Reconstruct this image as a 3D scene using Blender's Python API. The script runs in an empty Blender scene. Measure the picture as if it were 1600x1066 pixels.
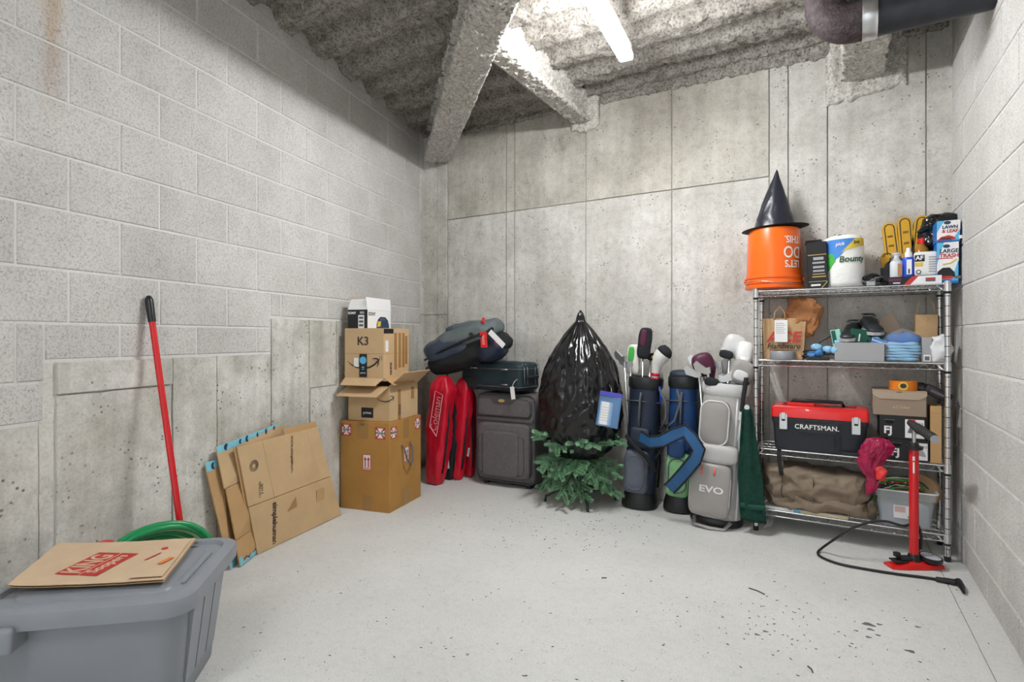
import bpy, bmesh, math, random
from mathutils import Vector, Matrix, Euler, noise
R = math.radians; PI = math.pi
random.seed(7)
scene = bpy.context.scene
C = bpy.data.collections.new('storage_room'); scene.collection.children.link(C)

# ------------------------------------------------------------------ camera, world, lights, exposure
F, CX, CY, H = 870.0, 800.0, 527.0, 1.108          # focal length and horizon of the 1600 x 1066 frame, camera height
TH = R(30.95)                                       # camera turned to the left of the back wall's normal
ct, st = math.cos(TH), math.sin(TH)
cam_d = bpy.data.cameras.new('camera'); cam = bpy.data.objects.new('camera', cam_d); C.objects.link(cam)
cam.location = (0, 0, H); cam.rotation_euler = (PI/2, 0, TH)
cam_d.sensor_width = 36; cam_d.lens = 36*F/1600; cam_d.shift_y = (CY-533)/1600; cam_d.clip_start = .02
scene.camera = cam
w = bpy.data.worlds.new('world'); scene.world = w; w.use_nodes = True
w.node_tree.nodes['Background'].inputs[0].default_value = (.93, .97, 1, 1)
w.node_tree.nodes['Background'].inputs[1].default_value = .62
TUBE = 92.0                                          # emission of the strip light in view; the added fill strip is dimmer
vs = scene.view_settings
vs.view_transform = 'Standard'; vs.look = 'None'; vs.exposure = 1.27; vs.gamma = 1; vs.use_curve_mapping = False

def ray(px, py):
    X = (px-CX)/F
    return Vector((X*ct-st, X*st+ct, (CY-py)/F))
def fl(px, py, z=0.0):                               # photo pixel to a point at height z
    d = ray(px, py); k = (z-H)/d.z
    return Vector((d.x*k, d.y*k, z))
def pl(px, py, b):                                   # photo pixel to a point on the plane y = b
    d = ray(px, py); k = b/d.y
    return Vector((d.x*k, b, H+d.z*k))
LW0 = Vector((-2.38992, .705848, 0)); LSL = -.2427   # line of the left wall
LD = Vector((LSL, 1, 0)).normalized(); LN = Vector((LD.y, -LD.x, 0))
def lw(px, py, off=0.0):                             # photo pixel to a point off metres in front of the left wall
    P0 = LW0+LN*off; d = ray(px, py)
    k = (P0.x-LSL*P0.y)/(d.x-LSL*d.y)
    return Vector((d.x*k, d.y*k, H+d.z*k))

# ------------------------------------------------------------------ materials
MATS = {}
def mat(name, col, rough=.6, metal=0, var=.0, vs_=8, bump=0., bs=60, spec=.5, trans=0, alpha=1, ior=1.45, emit=0, coat=0, stretch=None):
    if name in MATS: return MATS[name]
    m = bpy.data.materials.new(name); m.use_nodes = True; nt = m.node_tree; N = nt.nodes; L = nt.links
    b = N['Principled BSDF']; I = b.inputs
    c = (*col, 1)
    I['Base Color'].default_value = c; I['Roughness'].default_value = rough; I['Metallic'].default_value = metal
    I['Specular IOR Level'].default_value = spec; I['Transmission Weight'].default_value = trans; I['Alpha'].default_value = alpha; I['IOR'].default_value = ior
    I['Coat Weight'].default_value = coat
    if emit: I['Emission Color'].default_value = c; I['Emission Strength'].default_value = emit
    if var or bump:
        g = N.new('ShaderNodeNewGeometry'); vec = g.outputs['Position']
        if stretch:
            mp = N.new('ShaderNodeMapping'); mp.inputs['Scale'].default_value = stretch; L.new(vec, mp.inputs[0]); vec = mp.outputs[0]
    if var:
        n = N.new('ShaderNodeTexNoise'); n.inputs['Scale'].default_value = vs_; n.inputs['Detail'].default_value = 6; L.new(vec, n.inputs['Vector'])
        mr = N.new('ShaderNodeMapRange'); mr.inputs[1].default_value = .3; mr.inputs[2].default_value = .7; mr.inputs[3].default_value = 1-var; mr.inputs[4].default_value = 1+var
        L.new(n.outputs[0], mr.inputs[0])
        mx = N.new('ShaderNodeMix'); mx.data_type = 'RGBA'; mx.blend_type = 'MULTIPLY'; mx.inputs[0].default_value = 1; mx.inputs[6].default_value = c
        L.new(mr.outputs[0], mx.inputs[7]); L.new(mx.outputs[2], I['Base Color'])
    if bump:
        n2 = N.new('ShaderNodeTexNoise'); n2.inputs['Scale'].default_value = bs; n2.inputs['Detail'].default_value = 4; L.new(vec, n2.inputs['Vector'])
        bp = N.new('ShaderNodeBump'); bp.inputs['Strength'].default_value = bump; bp.inputs['Distance'].default_value = .01
        L.new(n2.outputs[0], bp.inputs['Height']); L.new(bp.outputs[0], I['Normal'])
    MATS[name] = m
    return m

def mineral(name, base, dark, light, blotch=1.6, streak=0., pit=.5, pit_scale=70, speck=.1, speck_scale=120, rand=0., rough=.9, bump=.25, stain=None, stain_at=.62, stain_sc=2.2, mott=0., mott_sc=24, rust=None):
    """Concrete, block and plaster: blotches, vertical streaks, speckle and pits, in world space."""
    m = bpy.data.materials.new(name); m.use_nodes = True; nt = m.node_tree; N = nt.nodes; L = nt.links
    b = N['Principled BSDF']; b.inputs['Roughness'].default_value = rough; b.inputs['Specular IOR Level'].default_value = .2
    g = N.new('ShaderNodeNewGeometry'); P = g.outputs['Position']
    def nz(scale, detail=6, vec=P, rough_=.6):
        n = N.new('ShaderNodeTexNoise'); n.inputs['Scale'].default_value = scale; n.inputs['Detail'].default_value = detail; n.inputs['Roughness'].default_value = rough_
        L.new(vec, n.inputs['Vector']); return n.outputs[0]
    def mp(x, a, b_, c, d):
        r = N.new('ShaderNodeMapRange'); r.inputs[1].default_value = a; r.inputs[2].default_value = b_; r.inputs[3].default_value = c; r.inputs[4].default_value = d
        L.new(x, r.inputs[0]); return r.outputs[0]
    def mix(fac, A, B, mode='MIX'):
        x = N.new('ShaderNodeMix'); x.data_type = 'RGBA'; x.blend_type = mode
        if isinstance(fac, float): x.inputs[0].default_value = fac
        else: L.new(fac, x.inputs[0])
        for s, v in ((6, A), (7, B)):
            if isinstance(v, tuple): x.inputs[s].default_value = (*v, 1)
            else: L.new(v, x.inputs[s])
        return x.outputs[2]
    col = mix(mp(nz(blotch, 8), .32, .68, 0, 1), dark, light)
    col = mix(.3, col, base)
    if streak:
        mm = N.new('ShaderNodeMapping'); mm.inputs['Scale'].default_value = (11, 11, .7); L.new(P, mm.inputs[0])
        col = mix(mp(nz(1.0, 5, mm.outputs[0]), .35, .7, 1-streak, 1+streak*.5), (0, 0, 0), col)
    if stain:
        mm = N.new('ShaderNodeMapping'); mm.inputs['Scale'].default_value = (1, 1, .6); L.new(P, mm.inputs[0])
        col = mix(mp(nz(stain_sc, 10, mm.outputs[0], .75), stain_at, stain_at+.14, 0, .75), col, stain)
    if mott:
        col = mix(mp(nz(mott_sc, 8, P, .7), .34, .66, 1-mott, 1+mott*.6), (0, 0, 0), col)
    if rust:                                              # one old run of rust down the wall: (y, half width, low z, high z, x limit)
        sx = N.new('ShaderNodeSeparateXYZ'); L.new(P, sx.inputs[0])
        def mth(op, a, b_):
            q = N.new('ShaderNodeMath'); q.operation = op
            for k_, v_ in ((0, a), (1, b_)):
                if v_ is None: continue
                if isinstance(v_, float): q.inputs[k_].default_value = v_
                else: L.new(v_, q.inputs[k_])
            return q.outputs[0]
        wob = mth('MULTIPLY', mth('SUBTRACT', nz(9, 4), .5), .07)
        dist = mth('ABSOLUTE', mth('ADD', mth('SUBTRACT', sx.outputs[1], rust[0]), wob), None)
        msk = mth('MULTIPLY', mth('MULTIPLY', mp(dist, 0, rust[1], 1, 0), mp(sx.outputs[2], rust[2], rust[3], 0, 1)), mp(sx.outputs[0], rust[4], rust[4]+.02, 1, 0))
        col = mix(mth('MULTIPLY', msk, .6), col, (.42, .27, .14))
    sp = nz(speck_scale, 3)
    col = mix(mp(sp, .3, .7, 1-speck*1.6, 1+speck), (0, 0, 0), col)
    vo = N.new('ShaderNodeTexVoronoi'); vo.inputs['Scale'].default_value = pit_scale; L.new(P, vo.inputs['Vector'])
    gate = mp(nz(pit_scale*.23, 2), .5, .62, 0, 1)
    hole = mp(vo.outputs['Distance'], .14, .26, 1, 0)
    mu = N.new('ShaderNodeMath'); mu.operation = 'MULTIPLY'; L.new(gate, mu.inputs[0]); L.new(hole, mu.inputs[1])
    mu2 = N.new('ShaderNodeMath'); mu2.operation = 'MULTIPLY'; L.new(mu.outputs[0], mu2.inputs[0]); mu2.inputs[1].default_value = pit
    col = mix(mu2.outputs[0], col, tuple(v*.25 for v in dark))
    if rand:
        oi = N.new('ShaderNodeObjectInfo'); col = mix(mp(oi.outputs['Random'], 0, 1, 1-rand, 1+rand*.5), (0, 0, 0), col)
    L.new(col, b.inputs['Base Color'])
    bp = N.new('ShaderNodeBump'); bp.inputs['Strength'].default_value = bump; bp.inputs['Distance'].default_value = .004
    ad = N.new('ShaderNodeMath'); ad.operation = 'SUBTRACT'; L.new(sp, ad.inputs[0]); L.new(mu.outputs[0], ad.inputs[1])
    L.new(ad.outputs[0], bp.inputs['Height']); L.new(bp.outputs[0], b.inputs['Normal'])
    MATS[name] = m
    return m

block_m = mineral('concrete_block', (.60, .585, .56), (.53, .515, .49), (.68, .665, .64), blotch=3, pit=.65, pit_scale=95, speck=.2, speck_scale=115, rand=.08, bump=.5, mott=.06, mott_sc=7, rust=(.858, .05, 1.85, 2.2, -1.5))
mortar_m = mineral('mortar', (.66, .65, .63), (.60, .59, .57), (.72, .71, .69), pit=.1, speck=.06)
concrete_m = mineral('cast_concrete', (.60, .58, .54), (.47, .45, .40), (.74, .72, .68), blotch=3.8, streak=.11, pit=.85, pit_scale=44, speck=.09, speck_scale=90, mott=.17, mott_sc=20, stain=(.30, .28, .235), stain_at=.59, stain_sc=2.2)
concrete_l = mineral('old_concrete', (.62, .605, .55), (.43, .415, .355), (.80, .785, .74), blotch=4.2, streak=.15, pit=.85, pit_scale=40, speck=.10, speck_scale=90, mott=.16, mott_sc=18, stain=(.28, .265, .21), stain_at=.575, stain_sc=3.4)
concrete_u = mineral('upper_concrete', (.54, .51, .45), (.40, .375, .32), (.66, .63, .57), blotch=3.4, streak=.13, pit=.8, pit_scale=44, speck=.09, speck_scale=90, mott=.16, mott_sc=20, stain=(.27, .25, .20), stain_at=.56, stain_sc=2.4)
joint_m = mineral('concrete_joint', (.42, .405, .375), (.34, .325, .30), (.50, .485, .455), blotch=4, pit=.2)
floor_m = mineral('floor_concrete', (.66, .66, .635), (.595, .595, .57), (.72, .72, .695), blotch=1.5, pit=.35, pit_scale=60, speck=.08, speck_scale=130, mott=.07, mott_sc=30, rough=.75, bump=.12, stain=(.45, .44, .41), stain_at=.63, stain_sc=3)
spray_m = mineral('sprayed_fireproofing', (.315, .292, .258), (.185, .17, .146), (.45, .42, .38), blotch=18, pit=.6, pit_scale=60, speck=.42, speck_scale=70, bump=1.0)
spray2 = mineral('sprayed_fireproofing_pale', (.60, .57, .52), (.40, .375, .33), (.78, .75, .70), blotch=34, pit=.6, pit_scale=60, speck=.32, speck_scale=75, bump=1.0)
kraft = mat('cardboard', (.50, .315, .15), .75, var=.07, vs_=9, bump=.05, bs=200, spec=.2)
kraft_l = mat('cardboard_light', (.56, .39, .22), .75, var=.06, vs_=9, bump=.05, bs=200, spec=.2)
kraft_o = mat('cardboard_orange', (.43, .225, .062), .7, var=.09, vs_=6, bump=.05, bs=160, spec=.25)
kraft_in = mat('cardboard_inside', (.38, .235, .11), .8, var=.06)
paper_bag = mat('kraft_paper', (.56, .37, .20), .8, var=.07, vs_=14, bump=.25, bs=30, spec=.2)
paper_pale = mat('kraft_paper_pale', (.62, .46, .31), .8, var=.05, vs_=14, bump=.2, bs=30, spec=.2)
tape_b = mat('brown_packing_tape', (.36, .20, .07), .25, spec=.5)
white = mat('white_print', (.80, .80, .80), .5); white_p = mat('white_plastic', (.78, .78, .77), .35)
black = mat('black_print', (.012, .012, .014), .5); ink = mat('dark_ink', (.05, .04, .035), .7)
black_p = mat('black_plastic', (.014, .015, .017), .35); black_r = mat('black_rubber', (.018, .018, .02), .6)
black_c = mat('black_cloth', (.016, .017, .02), .85, var=.2, bump=.25, bs=240)
red_print = mat('red_print', (.50, .035, .03), .6); red_p = mat('red_plastic', (.72, .012, .012), .3, coat=.3)
red_metal = mat('red_enamel', (.62, .008, .012), .25, coat=.4); red_cloth = mat('red_nylon', (.55, .006, .025), .42, var=.12, bump=.25, bs=50)
blue_tape = mat('blue_tape', (.22, .55, .66), .5); navy_print = mat('navy_print', (.02, .05, .11), .5)
grey_tote = mat('grey_tote_plastic', (.255, .275, .305), .42, var=.03, bump=.03, bs=300)
green_hose = mat('green_hose', (.012, .27, .085), .3, coat=.2); green_pale = mat('pale_green_hose', (.30, .42, .22), .35)
chrome = mat('chrome_wire', (.74, .75, .76), .24, 1); steel = mat('steel', (.62, .63, .64), .3, 1); dark_metal = mat('dark_metal', (.03, .032, .035), .45, .6)
suit_grey = mat('grey_polyester', (.125, .115, .118), .55, var=.12, vs_=40, bump=.3, bs=400); suit_pipe = mat('grey_piping', (.07, .066, .07), .5)
teal_dark = mat('dark_teal_polyester', (.010, .026, .033), .5, var=.2, bump=.25, bs=300)
bag_grey = mat('grey_green_nylon', (.115, .14, .145), .55, var=.12, bump=.3, bs=120); bag_blue = mat('slate_blue_nylon', (.045, .06, .095), .55, var=.15, bump=.3, bs=120)
poly_black = mat('black_polythene', (.008, .008, .009), .2, spec=.6, bump=.06, bs=45)
navy_c = mat('navy_nylon', (.018, .028, .052), .5, var=.2, bump=.2, bs=200); blue_c = mat('blue_nylon', (.012, .055, .17), .45, var=.15, bump=.2, bs=160)
slate_c = mat('slate_nylon', (.095, .11, .145), .5, var=.15, bump=.2, bs=200)
silver_c = mat('silver_vinyl', (.50, .49, .475), .42, var=.04, bump=.1, bs=120); silver_d = mat('grey_vinyl', (.33, .315, .30), .5, var=.05); silver_l = mat('pale_vinyl', (.66, .66, .66), .35)
green_c = mat('green_towel', (.006, .055, .038), .95, var=.25, vs_=50, bump=.8, bs=380); lime_c = mat('lime_nylon', (.22, .48, .22), .5, var=.2)
strap_g = mat('grey_webbing', (.10, .11, .125), .7, bump=.3, bs=300)
orange_p = mat('orange_plastic', (.86, .135, .008), .32, coat=.1); foam_y = mat('yellow_foam', (.66, .37, .035), .85, var=.06, bump=.3, bs=150)
clear_p = mat('clear_plastic', (.80, .85, .90), .25, trans=.55, ior=1.1, alpha=.62); clear_b = mat('clear_film', (.85, .9, .95), .1, trans=.8, ior=1.1, alpha=.5)
tan_tarp = mat('tan_canvas', (.215, .165, .115), .6, var=.07, bump=.15, bs=40)
blue_p = mat('blue_plastic', (.02, .08, .62), .3); blue_box = mat('blue_print', (.02, .16, .52), .4); cyan_box = mat('cyan_print', (.10, .46, .74), .4)
pale_blue = mat('pale_blue_cloth', (.28, .55, .78), .7, var=.1); maroon = mat('maroon_vinyl', (.085, .012, .04), .45); magenta = mat('magenta_polythene', (.34, .008, .06), .2, var=.35, vs_=30, bump=.2, bs=60)
needle_m = mat('fir_needles', (.27, .50, .30), .6, var=.35, vs_=16); bark = mat('branch_bark', (.06, .05, .03), .8)
stand_m = mat('dark_green_metal', (.012, .03, .024), .45); gold = mat('gold_print', (.45, .33, .12), .5); grey_box = mat('grey_board', (.36, .36, .37), .6); grey_d = mat('grey_dark', (.12, .125, .13), .5)
taupe = mat('taupe_board', (.30, .225, .165), .65); green_box = mat('green_card', (.006, .09, .055), .5); amber = mat('amber_plastic', (.50, .24, .03), .2, trans=.35); yellow_pr = mat('yellow_print', (.72, .52, .06), .5)
orange_pr = mat('orange_print', (.74, .20, .015), .5); pipe_m = mat('painted_steel_pipe', (.022, .024, .032), .5, var=.25, vs_=18, bump=.2, bs=60); rust = mat('rusty_pipe', (.045, .032, .034), .7, var=.6, vs_=40, bump=.5, bs=90)
tape_grey = mat('silver_tape', (.33, .34, .36), .4, .3); green_pr = mat('green_print', (.05, .42, .06), .5); lightblue_pr = mat('sky_print', (.05, .22, .62), .5); pink_pr = mat('salmon_print', (.80, .18, .12), .5)
lamp_m = mat('lamp_diffuser', (.97, .985, 1), .4, emit=TUBE)
fix_m = mat('fixture_white', (.7, .7, .7), .4)

# ------------------------------------------------------------------ mesh helpers
def T(x=0, y=0, z=0, rx=0, ry=0, rz=0, s=1):
    m = Matrix.Translation((x, y, z)) @ Euler((R(rx), R(ry), R(rz))).to_matrix().to_4x4()
    return m @ Matrix.Scale(s, 4) if s != 1 else m
FRONT = Matrix.Rotation(PI/2, 4, 'X')                # xy drawing stood up to face -y

class MB:
    def __init__(s): s.v = []; s.f = []; s.m = []
    def add(s, vs_, fs, mi=0, M=None):
        o = len(s.v)
        s.v += [(M @ Vector(p)) if M else Vector(p) for p in vs_]
        s.f += [tuple(i+o for i in f) for f in fs]; s.m += [mi]*len(fs)
        return s
    def bm(s, bm, mi=0, M=None):
        bm.verts.index_update()
        s.add([v.co.copy() for v in bm.verts], [[v.index for v in f.verts] for f in bm.faces], mi, M); bm.free(); return s
    def box(s, x0, x1, y0, y1, z0, z1, mi=0, M=None):
        return s.add([(x0,y0,z0),(x1,y0,z0),(x1,y1,z0),(x0,y1,z0),(x0,y0,z1),(x1,y0,z1),(x1,y1,z1),(x0,y1,z1)],
                     [(0,3,2,1),(4,5,6,7),(0,1,5,4),(1,2,6,5),(2,3,7,6),(3,0,4,7)], mi, M)
    def rbox(s, x0, x1, y0, y1, z0, z1, r=.01, seg=2, mi=0, M=None):
        bm = bmesh.new(); bmesh.ops.create_cube(bm, size=1)
        for v in bm.verts: v.co = Vector(((x0+x1)/2+v.co.x*(x1-x0), (y0+y1)/2+v.co.y*(y1-y0), (z0+z1)/2+v.co.z*(z1-z0)))
        bmesh.ops.bevel(bm, geom=bm.edges[:], offset=r, segments=seg, affect='EDGES', profile=.5)
        return s.bm(bm, mi, M)
    def soft(s, sx, sy, sz, p=6, n=12, mi=0, M=None, disp=None):
        """Bulging box: sizes in metres, base at z = 0, p sets how boxy."""
        idx = {}; vv = []; ff = []
        def vid(i, j, k):
            key = (i, j, k)
            if key not in idx:
                d = Vector((2*i/n-1, 2*j/n-1, 2*k/n-1))
                d = Vector([math.sin(c*PI/2)*.35+c*.65 for c in d])
                k_ = (abs(d.x)**p+abs(d.y)**p+abs(d.z)**p)**(-1/p)
                u = d*k_
                q = Vector((u.x*sx/2, u.y*sy/2, u.z*sz/2))
                if disp: q += u.normalized()*disp(q, u)
                q.z += sz/2
                idx[key] = len(vv); vv.append(q)
            return idx[key]
        for a in range(n):
            for b in range(n):
                for fx in ((lambda i, j: (i, j, 0), 1), (lambda i, j: (i, j, n), 0), (lambda i, j: (i, 0, j), 0), (lambda i, j: (i, n, j), 1), (lambda i, j: (0, i, j), 1), (lambda i, j: (n, i, j), 0)):
                    g, fl_ = fx
                    q = [vid(*g(a, b)), vid(*g(a+1, b)), vid(*g(a+1, b+1)), vid(*g(a, b+1))]
                    ff.append(tuple(reversed(q)) if fl_ else tuple(q))
        return s.add(vv, ff, mi, M)
    def tube(s, pts, r=.005, seg=8, mi=0, M=None, cap=True, flat=None):
        pts = [Vector(p) for p in pts]; n = len(pts); rr = r if isinstance(r, (list, tuple)) else [r]*n
        vv = []; ff = []; up = None
        for i, p in enumerate(pts):
            t = (pts[min(i+1, n-1)]-pts[max(i-1, 0)]).normalized()
            if up is None:
                up = Vector((0, 0, 1)) if abs(t.z) < .9 else Vector((0, 1, 0))
                if flat: up = Vector(flat[1])
            a = t.cross(up)
            if a.length < 1e-5: a = t.orthogonal()
            a.normalize(); b = a.cross(t).normalized(); up = b
            if flat: b = b*flat[0]
            for k in range(seg):
                an = 2*PI*k/seg
                vv.append(p+a*rr[i]*math.cos(an)+b*rr[i]*math.sin(an))
        for i in range(n-1):
            for k in range(seg):
                k2 = (k+1) % seg
                ff.append((i*seg+k, i*seg+k2, (i+1)*seg+k2, (i+1)*seg+k))
        if cap: ff += [tuple(reversed(range(seg))), tuple(range((n-1)*seg, n*seg))]
        return s.add(vv, ff, mi, M)
    def lathe(s, prof, seg=32, mi=0, M=None, sx=1, sy=1, disp=None):
        vv = []; ff = []
        for r, z in prof:
            for k in range(seg):
                a = 2*PI*k/seg; rr = r
                if disp: rr = r*(1+disp(a, z))
                vv.append((rr*math.cos(a)*sx, rr*math.sin(a)*sy, z))
        for i in range(len(prof)-1):
            for k in range(seg):
                k2 = (k+1) % seg
                ff.append((i*seg+k, i*seg+k2, (i+1)*seg+k2, (i+1)*seg+k))
        if prof[0][0] > 1e-4: ff.append(tuple(reversed(range(seg))))
        if prof[-1][0] > 1e-4: ff.append(tuple(range((len(prof)-1)*seg, len(prof)*seg)))
        return s.add(vv, ff, mi, M)
    def prism(s, poly, z0, z1, mi=0, M=None):
        n = len(poly)
        return s.add([(x, y, z0) for x, y in poly]+[(x, y, z1) for x, y in poly],
                     [tuple(reversed(range(n))), tuple(range(n, 2*n))]+[(i, (i+1) % n, n+(i+1) % n, n+i) for i in range(n)], mi, M)
    def disc(s, r, z0, z1, seg=24, mi=0, M=None, sx=1, sy=1):
        return s.lathe([(r, z0), (r, z1)], seg, mi, M, sx, sy)
    def sheet(s, fn, nu, nv, th=.002, mi=0, M=None):
        """Thin curved slab from fn(u, v), u and v in 0..1."""
        P = [[Vector(fn(i/nu, j/nv)) for j in range(nv+1)] for i in range(nu+1)]
        vv = []; W = nv+1
        for side in (0, 1):
            for i in range(nu+1):
                for j in range(nv+1):
                    du = P[min(i+1, nu)][j]-P[max(i-1, 0)][j]; dv = P[i][min(j+1, nv)]-P[i][max(j-1, 0)]
                    nn = du.cross(dv); nn = nn.normalized() if nn.length > 1e-9 else Vector((0, 0, 1))
                    vv.append(P[i][j]+nn*(th/2 if side else -th/2))
        o = (nu+1)*W; ff = []
        for i in range(nu):
            for j in range(nv):
                a, b, c, d = i*W+j, (i+1)*W+j, (i+1)*W+j+1, i*W+j+1
                ff.append((d, c, b, a)); ff.append((a+o, b+o, c+o, d+o))
        for i in range(nu):
            ff.append((i*W, (i+1)*W, (i+1)*W+o, i*W+o)); ff.append(((i+1)*W+nv, i*W+nv, i*W+nv+o, (i+1)*W+nv+o))
        for j in range(nv):
            ff.append((j+1, j, j+o, j+1+o)); ff.append((nu*W+j, nu*W+j+1, nu*W+j+1+o, nu*W+j+o))
        return s.add(vv, ff, mi, M)
    def build(s, name, mats, parent=None, smooth=None, M=None):
        me = bpy.data.meshes.new(name)
        me.from_pydata([tuple(p) for p in s.v], [], s.f)
        for m in (mats if isinstance(mats, (list, tuple)) else [mats]): me.materials.append(m)
        me.polygons.foreach_set('material_index', s.m)
        if smooth is not None:
            me.polygons.foreach_set('use_smooth', [True]*len(me.polygons))
            if smooth < 180:
                me.set_sharp_from_angle(angle=R(smooth))
        me.update()
        return link(name, me, parent, M)
def link(name, data, parent=None, M=None):
    o = bpy.data.objects.new(name, data); C.objects.link(o)
    if parent: o.parent = parent
    if M: o.matrix_local = M
    return o
def thing(name, label, cat, loc=(0, 0, 0), rz=0, group=None, rx=0, ry=0):
    o = bpy.data.objects.new(name, None); C.objects.link(o); o.empty_display_size = .05
    o.location = loc; o.rotation_euler = (R(rx), R(ry), R(rz)); return tag(o, label, cat, group)
def tag(o, label, cat, group=None):
    o['label'] = label; o['category'] = cat
    if group: o['group'] = group
    return o
def struct(o): o['kind'] = 'structure'; return o
def fr(p, s=1.0, oct_=3): return noise.fractal(Vector(p)*s, 1.0, 2.0, oct_)
def ridge(p, s=1.0): return 1-2*abs(noise.noise(Vector(p)*s))

_tc = {}
def text_mesh(body, size, bold=0., depth=.0004, shear=0, sx=1, spacing=1, align='CENTER'):
    key = (body, size, bold, depth, shear, sx, spacing, align)
    if key not in _tc:
        cu = bpy.data.curves.new('lettering', 'FONT'); cu.body = body; cu.size = size; cu.extrude = depth; cu.offset = bold; cu.shear = shear
        cu.align_x = align; cu.align_y = 'CENTER'; cu.resolution_u = 3; cu.space_character = spacing; cu.space_line = .85
        ob = bpy.data.objects.new('lettering', cu); C.objects.link(ob)
        dg = bpy.context.evaluated_depsgraph_get(); me = bpy.data.meshes.new_from_object(ob.evaluated_get(dg))
        bpy.data.objects.remove(ob); bpy.data.curves.remove(cu)
        if sx != 1: me.transform(Matrix.Diagonal((sx, 1, 1, 1)))
        _tc[key] = me
    return _tc[key]
def text(body, size, M, m, parent, name='lettering', wrap=None, **k):
    """Raised print; M places an xy drawing; wrap = radius of the cylinder (axis z) it is bent round."""
    me = text_mesh(body, size, **k).copy()
    me.materials.clear(); me.materials.append(m)
    if wrap:
        for v in me.vertices:
            a = v.co.x/wrap
            rr = wrap+v.co.z; v.co = Vector((rr*math.sin(a), -rr*math.cos(a), v.co.y))
    me.transform(M)
    return link(name, me, parent)
def plate(x0, x1, y0, y1, M, m, parent, name='print', th=.0006):
    return MB().box(x0, x1, y0, y1, 0, th, 0, M).build(name, m, parent)

# ------------------------------------------------------------------ floor
TOPZ = 2.85
floor = struct(MB().box(-3.6, .9, -2.6, 4.1, -.16, -.012).build('floor', joint_m))
p1, p2 = fl(1484, 920), fl(1556, 1064)
def jx(y): return p1.x+(p2.x-p1.x)*(y-p1.y)/(p2.y-p1.y)
MB().prism([(-3.5, -2.5), (jx(-2.5)-.0015, -2.5), (jx(4)-.0015, 4), (-3.5, 4)], -.1, 0).build('slab', floor_m, floor)
MB().prism([(jx(-2.5)+.0015, -2.5), (.85, -2.5), (.85, 4), (jx(4)+.0015, 4)], -.1, 0).build('slab', floor_m, floor)

# ------------------------------------------------------------------ left wall: blocks over an old stepped concrete base
_bc = {}
def block(parent, t0, t1, z0, z1, m, M, th=.09, proud=.0, g=.0045, name='block'):
    key = (round(t1-t0, 3), round(z1-z0, 3), m.name, th)
    if key not in _bc:
        mb = MB(); bm = bmesh.new(); bmesh.ops.create_cube(bm, size=1)
        for v in bm.verts: v.co = Vector((v.co.x*(t1-t0-2*g), v.co.y*th, v.co.z*(z1-z0-2*g)))
        bmesh.ops.bevel(bm, geom=[e for e in bm.edges if all(v.co.y < 0 for v in e.verts)], offset=.003, segments=1, affect='EDGES')
        mb.bm(bm); me = bpy.data.meshes.new(name); me.from_pydata([tuple(v) for v in mb.v], [], mb.f); me.materials.append(m); _bc[key] = me
    return link(name, _bc[key], parent, M @ Matrix.Translation(((t0+t1)/2, th/2-proud, (z0+z1)/2)))
wl = struct(MB().box(-2.2, 3.16, .004, .2, -.1, TOPZ+.1).build('wall_left', mortar_m))
wl.location = LW0; wl.rotation_euler.z = math.atan2(LD.y, LD.x)
I4 = Matrix.Identity(4)
tb = lambda b: (b-LW0.y)/LD.y
even = [tb(v) for v in (-1.385, -1.03, -.675, -.32, .035, .39, .75, 1.104, 1.459, 1.829, 2.212, 2.651, 3.138)]
odd = [tb(v) for v in (-1.21, -.855, -.5, -.145, .21, .56, .915, 1.274, 1.634, 2.008, 2.418, 2.891, 3.403)]
END = tb(3.66)
zs = [.81, .951, 1.158, 1.352, 1.568, 1.765, 1.963, 2.155, 2.355, 2.555, 2.755, 2.85]
tA, tB = tb(.835), tb(1.924)
for i in range(len(zs)-1):
    z0, z1 = zs[i], zs[i+1]
    xs = [-2.15]+(even if i % 2 else odd)+[END]
    for a, b in zip(xs[:-1], xs[1:]):
        if i == 0: segs = [(a, min(b, tA), z0)]
        elif i == 1: segs = [(a, min(b, tA), z0), (max(a, tA), min(b, tB), 1.025)]
        elif i == 2: segs = [(a, min(b, tB), z0), (max(a, tB), b, 1.22)]
        else: segs = [(a, b, z0)]
        for q0, q1, zz in segs:
            if q1-q0 > .03: block(wl, q0, q1, zz, z1, block_m, I4, proud=random.uniform(-.001, .001))
# cast concrete below the blocks, in the pieces the formwork left
def slab_piece(parent, x0, x1, z0, z1, m, proud, amp=.002, name='concrete_panel', g=.004, res=.05, rag=0.):
    nu, nv = max(2, int((x1-x0)/res)), max(2, int((z1-z0)/res))
    def fn(u, v):
        x = x0+g+(x1-x0-2*g)*u; z = z0+g+(z1-z0-2*g)*v
        if rag and (v > .99): z += rag*noise.noise(Vector((x*14, z0, 3)))
        if rag and (u < .01 or u > .99): x += rag*.5*noise.noise(Vector((x, z*14, 7)))
        return (x, -proud+.015+amp*fr((x, 1, z), 5), z)
    return MB().sheet(fn, nu, nv, .03).build(name, m, parent, 40)
bt = lambda p: tb(lw(p, 560).y)
for x0, x1, z0, z1, pr in ((-2.15, tA-.02, -.03, .805, .004), (tA-.02, tA+.035, -.03, 1.02, -.002), (tA+.035, bt(268), .90, 1.02, .012), (tA+.035, bt(268), -.03, .90, .004),
                           (bt(268), bt(338), -.03, 1.02, .006), (bt(338), tB, -.03, 1.02, .003), (tB, tb(2.233), -.03, 1.215, .006), (tB+.32, tb(2.50), .80, 1.215, .003),
                           (tB+.32, tb(2.50), -.03, .80, .012), (tb(2.50), END, -.03, 1.215, .004)):
    slab_piece(wl, x0, x1, z0, z1, concrete_l, pr, rag=.006)
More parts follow.
